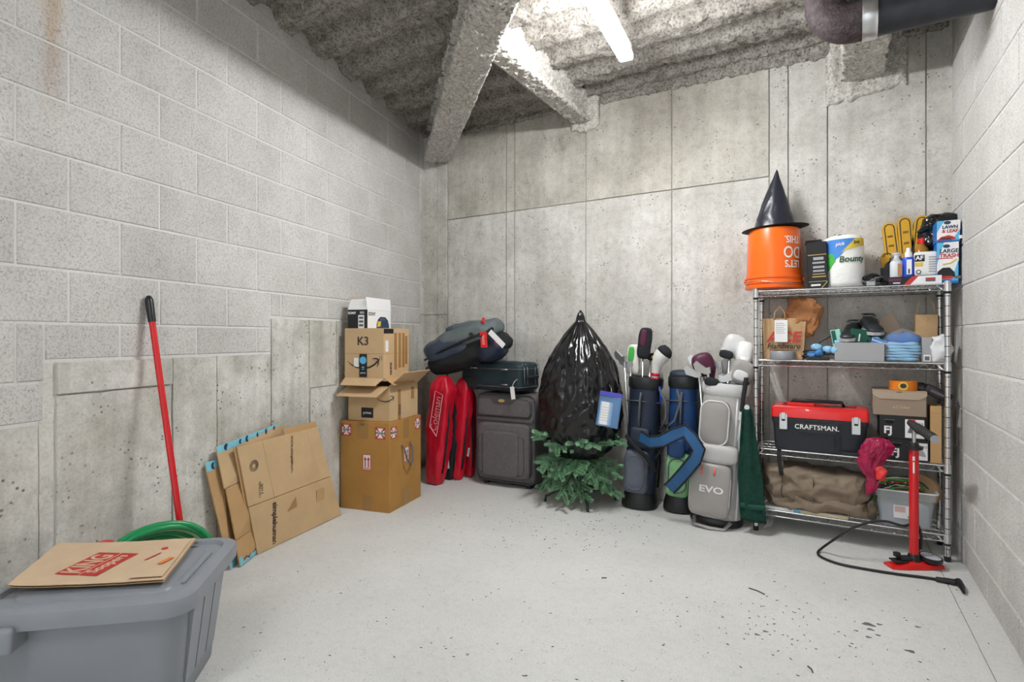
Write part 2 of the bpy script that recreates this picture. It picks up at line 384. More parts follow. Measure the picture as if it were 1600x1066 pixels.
# the rough column in the corner
for x0, x1, z0, z1, pr in ((END, END+.10, 0, 1.30, .005), (END, END+.10, 1.30, 2.52, .006)):
    slab_piece(wl, x0, x1, z0, z1, concrete_l, pr, rag=.004, g=.002)

# ------------------------------------------------------------------ right wall
RW0 = Vector((.5142, 2.4947, 0)); RD = Vector((-.0231, .9997, 0))
def rwb(px, py=527):
    d = ray(px, py); k = (RW0.x+.0231*RW0.y)/(d.x+.0231*d.y); return d.y*k
wr = struct(MB().box(-5.0, 1.6, -.2, -.004, -.1, TOPZ+.1).build('wall_right', mortar_m))
wr.location = RW0; wr.rotation_euler.z = math.atan2(RD.y, RD.x)
FLIP = Matrix.Rotation(PI, 4, 'Z')
zr = [0, .138, .342, .546, .755, .958, 1.162, 1.358, 1.5615, 1.765, 1.968, 2.172, 2.376, 2.58, 2.85]
e0 = [rwb(1506)-2.4947, rwb(1542.6)-2.4947, rwb(1592)-2.4947]; o0 = [rwb(1523)-2.4947, rwb(1564.6)-2.4947]
ev = sorted([e0[0]+.4, e0[0]+.8]+e0+[e0[2]-.39*k for k in range(1, 11)]); od = sorted([o0[0]+.4, o0[0]+.8]+o0+[o0[1]-.39*k for k in range(1, 11)])
for i in range(len(zr)-1):
    xs = (ev if i % 2 == 0 else od)
    for a, b in zip(xs[:-1], xs[1:]):
        b = min(b, 1.26)
        if b-a > .03: block(wr, -b, -a, zr[i], zr[i+1], block_m, FLIP, proud=random.uniform(-.001, .001))

# ------------------------------------------------------------------ back wall of cast concrete with form joints
BW = 3.76
wb = struct(MB().box(-3.4, .8, .007, .25, -.1, TOPZ+.1).build('wall_back', joint_m)); wb.location = (0, BW, 0)
cols = [(-3.17, -2.985, 1), (-2.985, -2.886, 1), (-2.886, -2.306, 0), (-2.306, -2.231, 0), (-2.231, -1.625, 0), (-1.625, -1.002, 0), (-1.002, -.404, 0), (-.404, -.30, 2), (-.30, -.093, 2), (-.093, .374, 2), (.374, .52, 2)]
for x0, x1, k in cols:
    rows = [(-.03, 2.098), (2.098, TOPZ+.03)] if k == 0 else ([(-.03, 1.30), (1.30, TOPZ)] if k == 1 else [(-.03, TOPZ+.03)])
    g = {0: .0045, 1: .002, 2: .0035}[k]
    for z0, z1 in rows:
        slab_piece(wb, x0, x1, z0, z1, concrete_l if k == 1 else (concrete_u if (k == 0 and z0 > 2) else concrete_m), random.uniform(.0, .005)+(.02 if k == 1 else 0), amp=.0025, g=g, rag=.002, res=.06)
# hairline cracks and long scratches in the back wall are narrow grooves filled with dirt
def wall_line(pts, r, m, parent, name):
    return MB().tube([Vector((p.x, 0.001, p.z)) for p in (pl(a, b, BW) for a, b in pts)], r, 5).build(name, m, parent)
wall_line([(917, 378), (945, 384), (976, 384), (970, 430), (960, 480), (958, 510)], .0022, joint_m, wb, 'crack')
wall_line([(1066, 155), (1110, 167), (1150, 181), (1198, 198)], .0022, joint_m, wb, 'crack')
wall_line([(1241, 217), (1270, 232)], .003, joint_m, wb, 'scratch')

# ------------------------------------------------------------------ ceiling: ribbed deck under sprayed fireproofing
def deck(x, y):
    u = (y/.29) % 1.0
    h = min(1, max(0, (abs(u-.5)-.17)/.12))                # 0 in the flute, 1 on the rib
    return TOPZ-.015+.065*(1-h)-.016*fr((x, y, 0), 9)-.015*fr((x, y, 5), 38, 2)
nx, ny = 300, 400
xs = [-3.5+4.3*i/nx for i in range(nx+1)]; ys = [-2.5+6.4*j/ny for j in range(ny+1)]
V = [(x, y, deck(x, y)) for x in xs for y in ys]; W = ny+1
Fc = [(i*W+j, i*W+j+1, (i+1)*W+j+1, (i+1)*W+j) for i in range(nx) for j in range(ny)]
mb = MB(); mb.add(V, Fc); mb.box(-3.5, .8, -2.5, 3.9, TOPZ+.2, TOPZ+.25)
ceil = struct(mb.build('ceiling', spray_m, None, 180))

def beam(name, p0, p1, zb, width, web, m, parent, ft=.035, seed=0):
    """I-beam under rough fireproofing, from p0 to p1, bottom flange at zb."""
    p0, p1 = Vector((*p0, 0)), Vector((*p1, 0)); d = (p1-p0); Ln = d.length; d.normalize(); s_ = Vector((d.y, -d.x, 0))
    hw, ww = width/2, web/2; top = TOPZ+.03
    prof = [(-hw, zb), (hw, zb), (hw, zb+ft), (ww, zb+ft+.03), (ww, top-.06), (hw*.8, top-.05), (hw*.8, top), (-hw*.8, top), (-hw*.8, top-.05), (-ww, top-.06), (-ww, zb+ft+.03), (-hw, zb+ft)]
    pp = []
    for (a, b), (c, e) in zip(prof, prof[1:]+prof[:1]):
        n = max(1, int(math.hypot(c-a, e-b)/.010))
        for k in range(n): pp.append((a+(c-a)*k/n, b+(e-b)*k/n))
    nl = int(Ln/.010); vv = []
    for i in range(nl+1):
        q = p0+d*(Ln*i/nl)
        for a, z in pp:
            P = q+s_*a; P.z = z
            dd = .008*fr(P+Vector((seed, 0, 0)), 12)+.013*fr(P, 56, 2)
            vv.append(P+Vector((s_.x*dd*(1 if a > 0 else -1), s_.y*dd*(1 if a > 0 else -1), dd)))
    n = len(pp)
    ff = [(i*n+k, i*n+(k+1) % n, (i+1)*n+(k+1) % n, (i+1)*n+k) for i in range(nl) for k in range(n)]
    ff += [tuple(reversed(range(n))), tuple(range(nl*n, (nl+1)*n))]
    return MB().add(vv, ff).build(name, m, parent, 180)
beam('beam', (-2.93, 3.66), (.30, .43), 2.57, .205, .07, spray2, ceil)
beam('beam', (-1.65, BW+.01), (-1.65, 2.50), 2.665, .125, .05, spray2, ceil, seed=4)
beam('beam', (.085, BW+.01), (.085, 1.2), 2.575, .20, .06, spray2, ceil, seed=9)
# fireproofing smeared over the top of the back wall and round the beam ends
def smear(x0, x1, zlow, name='overspray', th=.03, m=spray_m, seed=0):
    def fn(u, v):
        x = x0+(x1-x0)*u; zl = zlow(u)+.022*fr((x, seed, 0), 22, 3); z = zl+(TOPZ+.02-zl)*v
        k = min(1, v*5)*min(1, u*14)*min(1, (1-u)*14)
        return (x, BW-.002-th*k*(.55+.45*fr((x, 3, z), 20)), z)
    return MB().sheet(fn, int((x1-x0)/.014), 16, .012).build(name, m, ceil, 180)
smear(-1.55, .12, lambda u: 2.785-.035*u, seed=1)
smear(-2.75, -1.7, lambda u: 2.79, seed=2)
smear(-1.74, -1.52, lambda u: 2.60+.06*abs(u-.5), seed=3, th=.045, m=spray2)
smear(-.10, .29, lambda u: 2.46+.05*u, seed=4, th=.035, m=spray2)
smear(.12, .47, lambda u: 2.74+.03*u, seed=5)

# pipe under the deck, at the right
pipe = thing('ceiling_pipe', 'dark painted steel pipe with an elbow hung under the ceiling', 'pipe', (0, 0, 0))
py_, pz_, pr_ = 2.86, 2.485, .078
MB().tube([(.06, py_, pz_), (.50, py_, pz_)], pr_, 28).build('pipe_run', pipe_m, pipe, 40)
arc = [(.03-.11*math.sin(a), py_, pz_+.11*(1-math.cos(a))) for a in [R(q) for q in range(0, 95, 10)]]
MB().tube([(.06, py_, pz_)]+arc+[(arc[-1][0], py_, TOPZ+.02)], pr_*1.04, 28).build('elbow', rust, pipe, 60)
MB().lathe([(pr_+.006, -.028), (pr_+.009, -.02), (pr_+.009, .02), (pr_+.006, .028)], 32, 0, Matrix.Translation((.088, py_, pz_)) @ Matrix.Rotation(PI/2, 4, 'Y')).build('clamp_band', steel, pipe, 30)
mb = MB().box(.07, .106, py_-.035, py_+.005, pz_+.07, pz_+.10); mb.box(.082, .094, py_-.01, py_+.01, pz_+.08, TOPZ); mb.build('hanger', steel, pipe)

# strip light in view, plus an added one behind the camera for fill
lamp_fill = mat('lamp_diffuser_fill', (.97, .985, 1), .4, emit=TUBE*.4)
def strip(x, y0, y1, z, label, lm=lamp_m, rz=0):
    t = thing('strip_light', label, 'light', (x, y0, z), rz); L_ = y1-y0
    MB().rbox(-.036, .036, 0, L_, -.03, .012, .012, 3).build('diffuser', lm, t, 40)
    mb = MB().box(-.03, .03, .004, L_-.004, .0121, .05); mb.build('housing', fix_m, t)
    for yy in (.12, L_-.12): MB().tube([(0, yy, .05), (0, yy, TOPZ-z+.03)], .004, 6).build('hanger_rod', steel, t)
    return t
strip(-.933, 2.10, 2.85, 2.60, 'lit white strip light hanging under the ceiling near the sprayed beams', rz=5)
strip(-.75, -1.45, -.25, 2.66, 'added white strip light for fill, unseen behind the viewer', lamp_fill)

# ================================================================== OBJECTS
# ---------------- grey tote with a paper bag on its lid (lower left)
def rrect(hx, hy, r, n=6, bx=0, by=0):
    out = []
    for cx_, cy_, a0 in ((hx-r, hy-r, 0), (-hx+r, hy-r, 90), (-hx+r, -hy+r, 180), (hx-r, -hy+r, 270)):
        for k in range(n+1):
            a = R(a0+90*k/n); out.append((cx_+r*math.cos(a), cy_+r*math.sin(a)))
    return out
def loft(mb, loops, mi=0, M=None, cap0=True, cap1=True):
    n = len(loops[0]); vv = [p for l in loops for p in l]
    ff = [(i*n+k, i*n+(k+1) % n, (i+1)*n+(k+1) % n, (i+1)*n+k) for i in range(len(loops)-1) for k in range(n)]
    if cap0: ff.append(tuple(reversed(range(n))))
    if cap1: ff.append(tuple(range((len(loops)-1)*n, len(loops)*n)))
    return mb.add(vv, ff, mi, M)
def loop3(hx, hy, r, z, n=6): return [(x, y, z) for x, y in rrect(hx, hy, r, n)]
TH_ = .38
cor = [fl(p, q, TH_) for p, q in ((110, 853), (352, 838), (302, 938))]
ex = (cor[1]-cor[0]).normalized(); ctr = (cor[0]+cor[2])/2
ang = math.degrees(math.atan2(ex.y, ex.x)); 
tw, td = .56, .50
tote = thing('storage_tote', 'big grey plastic storage tote with a lid in the front left corner', 'tote', (ctr.x-.015, ctr.y-.005, 0), ang)
mb = MB(); loft(mb, [loop3(tw/2-.07, td/2-.075, .05, 0), loop3(tw/2-.06, td/2-.065, .06, .012), loop3(tw/2-.03, td/2-.035, .07, TH_-.05), loop3(tw/2-.028, td/2-.033, .07, TH_-.02)])
mb.build('body', grey_tote, tote, 35)
for sx_, sy_ in ((1, 0), (-1, 0)):                            # ribbed end panels that stop short of the floor
    mb = MB()
    for y0, y1 in ((-.14, -.055), (-.045, .045), (.055, .14)):
        loft(mb, [[(sx_*(tw/2-.066+dz*.0), y0*.9, .07), (sx_*(tw/2-.05), y0*.9, .07), (sx_*(tw/2-.05), y1*.9, .07), (sx_*(tw/2-.066), y1*.9, .07)] if True else 0 for dz in (0,)]+
                 [[(sx_*(tw/2-.04), y0, TH_-.045), (sx_*(tw/2-.016), y0, TH_-.045), (sx_*(tw/2-.016), y1, TH_-.045), (sx_*(tw/2-.04), y1, TH_-.045)]])
    mb.build('end_rib_panel', grey_tote, tote, 30)
lid = MB(); loft(lid, [loop3(tw/2+.004, td/2+.004, .075, TH_-.052), loop3(tw/2+.008, td/2+.008, .075, TH_-.022), loop3(tw/2+.004, td/2+.004, .075, TH_-.006), loop3(tw/2-.008, td/2-.008, .07, TH_), loop3(tw/2-.03, td/2-.03, .06, TH_), loop3(tw/2-.038, td/2-.038, .055, TH_-.012), loop3(tw/2-.075, td/2-.075, .04, TH_-.012), loop3(tw/2-.08, td/2-.08, .038, TH_-.006)])
lid_o = lid.build('lid', grey_tote, tote, 35)
for x in (-.1, .1): MB().rbox(x-.06, x+.06, td/2-.066, td/2-.052, TH_-.014, TH_-.004, .003).build('lid_rib', grey_tote, lid_o)
MB().rbox(tw/2-.064, tw/2-.052, -.12, .12, TH_-.014, TH_-.005, .003).build('lid_rib', grey_tote, lid_o)
# latch handle on the side that faces the viewer
Mt = Matrix.Translation(tote.location) @ Matrix.Rotation(R(ang), 4, 'Z'); Mi = Mt.inverted()
o_ = Mi @ Vector((0, 0, H)); d_ = Mi.to_3x3() @ ray(4, 1002); k_ = (-td/2-.01-o_.y)/d_.y; hp = o_+d_*k_
MB().rbox(hp.x-.07, hp.x+.028, -td/2-.03, -td/2+.05, hp.z-.035, hp.z+.035, .012, 3).build('latch', grey_tote, tote, 40)
# folded paper grocery bag
zb = TH_+.004
q = [fl(a, b, zb) for a, b in ((4, 918), (92, 857), (306, 846), (256, 911), (12, 925))]
bag = thing('paper_bag', 'flat folded brown paper grocery bag lying on the grey tote lid', 'paper bag', (q[0]+q[2])/2, 0)
base = bag.location.copy()
A, B_, D_ = q[0]-base, q[1]-base, q[2]-base; E_ = q[3]-base; G_ = q[4]-base
def bagfn(z):
    def fn(u, v):
        n0 = A.lerp(G_, min(1, v*2)) if v < .5 else G_
        far = B_.lerp(D_, u); near = G_.lerp(E_, u)
        P = far.lerp(near, v)
        if u < .12: P = P.lerp(P+(A-B_.lerp(G_, v))*0, 0)
        return (P.x, P.y, z+.0025*fr((P.x, P.y, 0), 7)+(.010*(1-u)**6))
    return fn
MB().sheet(bagfn(.010), 26, 14, .0012).build('bag_face', paper_pale, bag, 60)
MB().sheet(lambda u, v: tuple(Vector(bagfn(.003)(u, v))+Vector((-.006*(1-u), 0, 0))), 20, 10, .001).build('bag_back', paper_bag, bag, 60)
MB().sheet(lambda u, v: tuple(Vector(bagfn(.0152)(.76+.22*u, .06+.9*v))), 8, 8, .001).build('bottom_flap', paper_pale, bag, 60)
bx_, by_ = (E_-G_).normalized(), (B_-G_); by_ = (by_-bx_*by_.dot(bx_)).normalized()
def bagM(u, v, z, rot=0):
    P = Vector(bagfn(0)(u, v)); M = Matrix((( bx_.x, by_.x, 0, P.x), (bx_.y, by_.y, 0, P.y), (0, 0, 1, z), (0, 0, 0, 1)))
    return M @ Matrix.Rotation(R(rot), 4, 'Z')
mb = MB(); mb.box(-.085, .085, -.068, .068, 0, .0006); pr = mb.build('logo_block', red_print, bag, M=bagM(.44, .57, .0125, 78))
text('KING', .088, T(-.004, .026, .001, s=1), paper_pale, pr, bold=.0015, sx=.68); text('Soopers', .046, T(0, -.034, .001), paper_pale, pr, bold=.0008, sx=.9)
plate(-.085, .085, -.012, -.009, T(0, 0, .0004), paper_pale, pr, 'logo_rule')
for u, v, sz in ((.84, .30, .012),): MB().disc(sz, 0, .0006).build('printed_mark', red_print, bag, M=bagM(u, v, .0165))
plate(-.03, .03, -.003, .003, bagM(.80, .5, .0172, 70), red_print, bag, 'printed_mark'); plate(-.025, .025, -.008, .008, bagM(.92, .62, .0172, 70), orange_pr, bag, 'printed_mark')

# ---------------- garden hose, nozzle, broom handle
P0 = lw(240, 842, .20)
hose = thing('garden_hose', 'coiled shiny green garden hose on the floor behind the grey tote', 'hose', (P0.x, P0.y, 0))
def coil(cx, cz, r0, turns, tilt, zoff):
    pts = []
    for k in range(int(turns*28)+1):
        a = 2*PI*k/28; r = r0-.012*(k/28)+.006*math.sin(3*a)
        pts.append((cx+r*math.cos(a), .02*math.sin(a*1.3)+.019*(k/28)-.05, max(.012, cz+r*math.sin(a)*zoff)))
    return pts
for i, (m, r0) in enumerate(((green_hose, .185), (green_pale, .165), (green_hose, .15), (green_hose, .125))):
    pts = [(x, y+.024*i-.03, z) for x, y, z in coil(0, .245-.006*i, r0, 1.9 if i == 0 else 1.0, 0, .86)]
    rot = Matrix.Rotation(R(75), 4, 'Z')
    MB().tube([rot @ Vector(p) for p in pts], .0115, 10).build('hose_loop', m, hose, 180)
P0 = lw(163, 848, .09)
nz_ = thing('hose_nozzle', 'small red hose nozzle peeking over the tote beside the wall', 'nozzle', (P0.x, P0.y, 0))
zt = P0.z+.004
MB().lathe([(.012, 0), (.012, zt-.11), (.02, zt-.10), (.022, zt-.05)], 16).build('nozzle_stem', black_p, nz_, 40)
MB().lathe([(.022, zt-.05), (.03, zt-.035), (.03, zt-.005), (.02, zt)], 20).build('nozzle_head', red_p, nz_, 40)
top = lw(232, 462, .014); bot = lw(300, 880, .27); bot.z = .012
dr = (bot-top).normalized(); 
pole = thing('broom_handle', 'long red pole with a black grip leaning against the left wall', 'pole', (bot.x, bot.y, 0))
rel = lambda p: p-Vector((bot.x, bot.y, 0))
g1 = top+dr*.105
MB().tube([rel(g1), rel(bot)], .0125, 14).build('shaft', red_metal, pole, 40)
MB().tube([rel(top), rel(top+dr*.004), rel(top+dr*.015), rel(top+dr*.03), rel(g1+dr*.008)], [.004, .010, .0145, .016, .015], 14).build('grip', black_p, pole, 50)
gb = bot-dr*.02
MB().tube([rel(bot-dr*.05), rel(bot)], .016, 12).build('ferrule', white_p, pole, 40)

# ---------------- flattened cartons against the left wall
def quad_thing(name, label, group, pts, th, m):
    """Leaning flat carton from its world corners TL, TR, BR, BL; returns thing and a frame maker."""
    o = (pts[2]+pts[3])/2; t = thing(name, label, 'cardboard', (o.x, o.y, 0), 0, group)
    L = [p-Vector((o.x, o.y, 0)) for p in pts]
    nrm = (L[2]-L[3]).cross(L[0]-L[3]).normalized()
    if nrm.x < 0: nrm = -nrm
    def P(u, v, off=0): return L[0].lerp(L[1], u).lerp(L[3].lerp(L[2], u), v)+nrm*off
    def frame(u, v, rot=0, off=.0):
        ex_ = (P(min(u+.05, 1), v)-P(max(u-.05, 0), v)).normalized(); ez = nrm; ey = ez.cross(ex_).normalized()
        p = P(u, v, off); return Matrix(((ex_.x, ey.x, ez.x, p.x), (ex_.y, ey.y, ez.y, p.y), (ex_.z, ey.z, ez.z, p.z), (0, 0, 0, 1))) @ Matrix.Rotation(R(rot), 4, 'Z')
    def piece(nm, u0, u1, v0, v1, off, th_, m_, n=3):
        a = [P(u0, v0, off), P(u1, v0, off), P(u1, v1, off), P(u0, v1, off)]; b = [p+nrm*th_ for p in a]
        return MB().add(a+b, [(0, 1, 2, 3), (7, 6, 5, 4), (0, 4, 5, 1), (1, 5, 6, 2), (2, 6, 7, 3), (3, 7, 4, 0)]).build(nm, m_, t)
    return t, P, frame, piece
GR = 'flattened cartons leaning on the left wall'
def fz(p): p.z = max(p.z, .003); return p
t, P, fr_, pc = quad_thing('flattened_carton', 'narrow flattened carton with blue tape, hindmost of three by the wall', GR, [lw(318, 724, .02), lw(345, 716, .02), fz(fl(388, 862, .004)), fz(fl(358, 890, .004))], .006, kraft)
pc('panel', 0, 1, .02, 1, 0, .005, kraft); pc('tape_edge', 0, 1, 0, .085, .0055, .001, blue_tape); pc('tape_edge', 0, 1, .93, 1, .0055, .001, blue_tape); pc('fold', 0, 1, .40, .41, .0052, .001, kraft_in)
MB().disc(.017, 0, .001).build('printed_badge', navy_print, t, M=fr_(.42, .045, 0, .0068))
t, P, fr_, pc = quad_thing('flattened_carton', 'middle flattened carton with blue taped edges and a barcode', GR, [lw(336, 699, .035), lw(441, 659, .03), fz(fl(424, 845, .004)), fz(fl(374, 886, .004))], .006, kraft)
pc('panel', 0, 1, .0, .345, 0, .0055, kraft_l); pc('panel', .02, 1, .35, .78, 0, .0055, kraft); pc('panel', .0, 1, .785, 1, 0, .0055, kraft)
pc('tape_edge', 0, .95, 0, .055, .006, .001, blue_tape); pc('tape_edge', 0, 1, .93, 1, .006, .001, blue_tape)
for k, u in enumerate((.12, .32, .42, .58, .72, .85)): MB().disc(.012 if k % 2 else .016, 0, .001).build('printed_badge', navy_print, t, M=fr_(u, .028, 0, .0072))
for u in (.2, .45, .75): MB().tube([(-.03, 0, 0), (-.01, .008, 0), (.015, -.006, 0), (.03, .008, 0)], .004, 6).build('printed_swirl', navy_print, t, M=fr_(u, .965, 0, .0072))
for k in range(7): plate(-.014+k*.0042, -.012+k*.0042+.001*(k % 2), -.022, .022, fr_(.30, .66, 0, .0066), ink, t, 'barcode_bar', .0005)
t, P, fr_, pc = quad_thing('flattened_carton', 'large flattened simplehuman carton, front one of three by the wall'.replace('simplehuman ', 'light brown '), GR, [lw(369, 699, .075), lw(494, 667, .075), fl(532, 804, .004), fl(401, 866, .004)], .006, kraft_l)
pc('panel', 0, .27, 0, .545, 0, .007, kraft_l); pc('panel', .272, .84, 0, .545, 0, .0075, kraft_l); pc('panel', .842, 1, 0, .545, 0, .007, kraft_l); pc('panel', 0, 1, .552, 1, 0, .0075, kraft_l)
pc('back_layer', -.02, .995, .0, .99, -.007, .005, kraft); pc('top_flap', .56, 1.02, -.055, 0, -.007, .005, kraft)
text('simplehuman', .047, fr_(.22, .785, -90, .0078), ink, t, sx=.9, bold=.001)
text('www.simplehuman.com', .030, fr_(.56, .27, -90, .0078), ink, t)
text('CERTIFIED\n& SAFE', .018, fr_(.155, .43, 90, .0072), ink, t)
mb = MB()
for r in (.014, .021, .028): mb.tube([(r*math.cos(R(a)), r*math.sin(R(a)), 0) for a in range(0, 361, 20)], .0014, 5)
mb.build('printed_seal', ink, t, M=fr_(.13, .20, 0, .0075))
plate(-.035, .035, -.035, .035, fr_(.80, .70, 0, .0077), kraft, t, 'print_patch', .0004)
MB().prism([(-.035, -.03), (.04, -.02), (.03, .035)], 0, .0006).build('old_tape', tape_b, t, M=fr_(.44, .68, 0, .0077))

# ---------------- carton stack
AR = 11.5
ca, sa = math.cos(R(AR)), math.sin(R(AR))
def carton(name, label, near, w_, d_, z0, h_, m, rz=AR, closed=True, th=.005, cat='box', m_in=kraft_in, left_m=None):
    """Box whose near lower corner is given; left face w_ wide faces the viewer, right face d_ deep."""
    c_, s_ = math.cos(R(rz)), math.sin(R(rz))
    cen = Vector((near.x-w_/2*c_-d_/2*s_, near.y-w_/2*s_+d_/2*c_, z0))
    t = thing(name, label, cat, cen, rz)
    x, y = w_/2, d_/2
    for nm, bx in (('front_wall', (-x, x, -y, -y+th, 0, h_)), ('back_wall', (-x, x, y-th, y, 0, h_)), ('left_wall', (-x, -x+th, -y+th, y-th, 0, h_)), ('right_wall', (x-th, x, -y+th, y-th, 0, h_)), ('bottom', (-x+th, x-th, -y+th, y-th, 0, th))):
        MB().rbox(*bx, .0015, 1).build(nm, (left_m or m) if nm in ('front_wall',) else m, t)
    if closed:
        MB().rbox(-x+.001, x-.001, -y+.001, -.001, h_, h_+.004, .001, 1).build('top_flap', m, t); MB().rbox(-x+.001, x-.001, .001, y-.001, h_, h_+.004, .001, 1).build('top_flap', m, t)
    Ff = Matrix.Translation((-x, -y, 0)) @ FRONT                                    # drawing frame on the front (left-hand) face
    Rf = Matrix.Translation((x, -y, 0)) @ Matrix.Rotation(PI/2, 4, 'Z') @ FRONT      # and on the right-hand face
    return t, Ff, Rf
N1 = fl(604, 803)+Vector((.012, .012, 0))
t, Ff, Rf = carton('shipping_carton', 'tall orange brown carton with fragile stickers at the bottom of the stack', N1, .365, .405, 0, .565, kraft_o)
def glass_sticker(M, word, s=.075):
    st_ = MB().box(-s/2, s/2, -s/2, s/2, 0, .0006).build('sticker', white, t, M=M)
    f = MB(); b = .006
    for q_ in ((-s/2, s/2, s/2-b, s/2), (-s/2, s/2, -s/2, -s/2+b), (-s/2, -s/2+b, -s/2, s/2), (s/2-b, s/2, -s/2, s/2)): f.box(*q_, .0007, .0011)
    f.build('sticker_border', red_print, st_)
    for k in range(4):
        Mk = Matrix.Rotation(R(45+90*k), 4, 'Z'); 
        MB().prism([(.012, -.002), (.043, -.0075), (.043, .0075), (.012, .002)], .0007, .0011, 0, Mk).build('sticker_ray', red_print, st_)
    text(word, .019, T(0, 0, .0012), ink, st_, bold=.0006, sx=.95)
glass_sticker(Ff @ T(.045, .51, 0), 'GLASS'); glass_sticker(Ff @ T(.30, .50, 0), 'FRAGILE'); glass_sticker(Rf @ T(.05, .50, 0), 'FRAGILE'); glass_sticker(Rf @ T(.36, .515, 0), 'GLASS')
def up_sticker(M, s=1):
    st_ = MB().box(-.03, .03, -.05, .05, 0, .0006).build('sticker', white, t, M=M)
    f = MB()
    for q_ in ((-.03, .03, .046, .05), (-.03, .03, -.05, -.046), (-.03, -.026, -.05, .05), (.026, .03, -.05, .05)): f.box(*q_, .0007, .0011)
    for x in (-.012, .012):
        f.box(x-.004, x+.004, -.032, .015, .0007, .0011); f.prism([(x-.011, .014), (x+.011, .014), (x, .036)], .0007, .0011)
    f.box(-.022, .022, -.041, -.036, .0007, .0011); f.build('arrow_print', red_print, st_)
up_sticker(Ff @ T(.20, .31, 0)); up_sticker(Rf @ T(.21, .33, 0))
plate(.13, .21, .46, .56, Ff, tape_b, t, 'tape_strip'); plate(.17, .24, 0, .10, Ff, tape_b, t, 'tape_strip'); plate(.17, .24, .44, .565, Rf, tape_b, t, 'tape_strip'); plate(.17, .24, 0, .11, Rf, tape_b, t, 'tape_strip')
plate(.15, .185, .542, .556, Ff, white, t, 'paper_label')
hd = [(.365/2+.001, -.405/2+.15, .40), (.365/2+.02, -.405/2+.15, .38), (.365/2+.035, -.405/2+.16, .31), (.365/2+.04, -.405/2+.20, .265), (.365/2+.035, -.405/2+.24, .29), (.365/2+.02, -.405/2+.255, .38), (.365/2+.001, -.405/2+.255, .405)]
MB().tube(hd, .006, 8).build('strap_handle', grey_d, t, 180)

N2 = fl(599, 803)+Vector((.010, .045, 0)); Z2 = .569
t, Ff, Rf = carton('open_carton', 'open brown carton with spread flaps above the fragile box', N2, .31, .36, Z2+.001, .225, kraft_l, closed=False)
x, y = .15, .18
def flap(name, M, w0, w1, ln, m, par, th=.004):
    return MB().prism([(-w0/2, 0), (w0/2, 0), (w1/2, ln), (-w1/2, ln)], -th/2, th/2, 0, M).build(name, m, par)
fo = flap('front_flap', T(0, -y, .225, rx=-158), .30, .29, .15, kraft_l, t)
rf = flap('right_flap', T(x, 0, .225, rz=90) @ T(rx=140), .36, .34, .14, kraft_l, t)
flap('left_flap', T(-x, 0, .225, rz=-90, rx=0) @ T(rx=118), .36, .34, .10, kraft, t)
plate(-.16, .16, .112, .138, T(z=.0022), black, rf, 'black_tape', .0008); plate(-.15, -.055, .02, .112, T(z=.0022), white, rf, 'shipping_label', .0008)
for k in range(8): plate(-.145+k*.01, -.14+k*.01+.002*(k % 3), .03, .075, T(z=.0031), ink, rf, 'barcode_bar', .0003)
plate(.02, .05, .0, .138, T(z=.0022), tape_b, rf, 'tape_strip')
plate(.10, .19, .02, .085, Ff, black, t, 'black_tape'); text('prime', .026, Ff @ T(.145, .052, .001), white, t)
plate(.10, .135, .0, .195, Rf, tape_b, t, 'tape_strip'); plate(.27, .31, .12, .2, Rf, tape_b, t, 'tape_strip')
for k in range(6): plate(.108, .135, .03+k*.012, .036+k*.012+.002*(k % 2), Rf @ T(z=.0008), ink, t, 'barcode_bar')
def smile(M, s, par):
    pts = [(-.5, .10), (-.40, .02), (-.25, -.06), (0, -.10), (.22, -.06), (.38, .02), (.47, .12)]
    rr = [.004, .012, .02, .026, .026, .024, .02]
    MB().tube([(a*s, b*s, 0) for a, b in pts], [r*s for r in rr], 6, 0, M).build('printed_smile', black, par)
    MB().tube([(.30*s, .18*s, 0), (.42*s, .19*s, 0), (.50*s, .16*s, 0), (.49*s, .04*s, 0), (.45*s, -.06*s, 0)], [.008*s, .02*s, .026*s, .018*s, .006*s], 6, 0, M).build('printed_smile', black, par)
smile(Ff @ T(.275, .14, .0005), .13, t)
# K3 carton
N3 = fl(588, 803)+Vector((.035, .03, 0)); Z3 = .846
t, Ff, Rf = carton('shipping_carton', 'taped brown carton marked K3 resting on the open carton', N3, .285, .33, Z3, .315, kraft_l, rz=AR+2)
x, y, h = .1425, .165, .315
text('K3', .075, Ff @ T(.135, .235, .0005), ink, t, bold=.0015)
plate(.0, .285, .155, .158, Ff, kraft_in, t, 'score_line', .0004); plate(.0, .33, .155, .158, Rf, kraft_in, t, 'score_line', .0004)
smile(Ff @ T(.135, .085, .0005), .225, t)
plate(.11, .165, .008, .155, Ff @ T(z=.003), black, t, 'black_tape'); MB().disc(.024, .0036, .0046, 20).build('printed_badge', cyan_box, t, M=Ff @ T(.1375, .115, 0)); MB().disc(.011, .0036, .0046, 16).build('printed_badge', cyan_box, t, M=Ff @ T(.1375, .065, 0)); text('prime', .016, Ff @ T(.1375, .035, .0042), white, t)
plate(.07, .105, .07, .13, Ff @ T(z=.003), white, t, 'paper_label')
for xx in (.258, .27): 
    plate(xx-.0015, xx+.0015, .115, .145, Ff @ T(z=.0002), ink, t, 'printed_arrow')
for x0, z0, z1 in ((.13, .05, .29), (.185, .06, .29), (.235, .06, .29), (.275, .08, .27)): plate(x0, x0+.034, z0, z1, Rf, tape_b, t, 'tape_strip')
plate(.02, .055, .17, .24, Rf, white, t, 'paper_label'); plate(0, .12, .285, .315, Rf, black, t, 'black_tape')
for k in range(7): plate(.075, .10, .02+k*.012, .027+k*.012+.002*(k % 2), Rf, ink, t, 'barcode_bar')
flap('bottom_flap', T(0, -y, 0, rx=208), .28, .25, .085, kraft_l, t); flap('bottom_flap', T(x, 0, 0, rz=90) @ T(rx=215), .32, .28, .075, kraft, t)
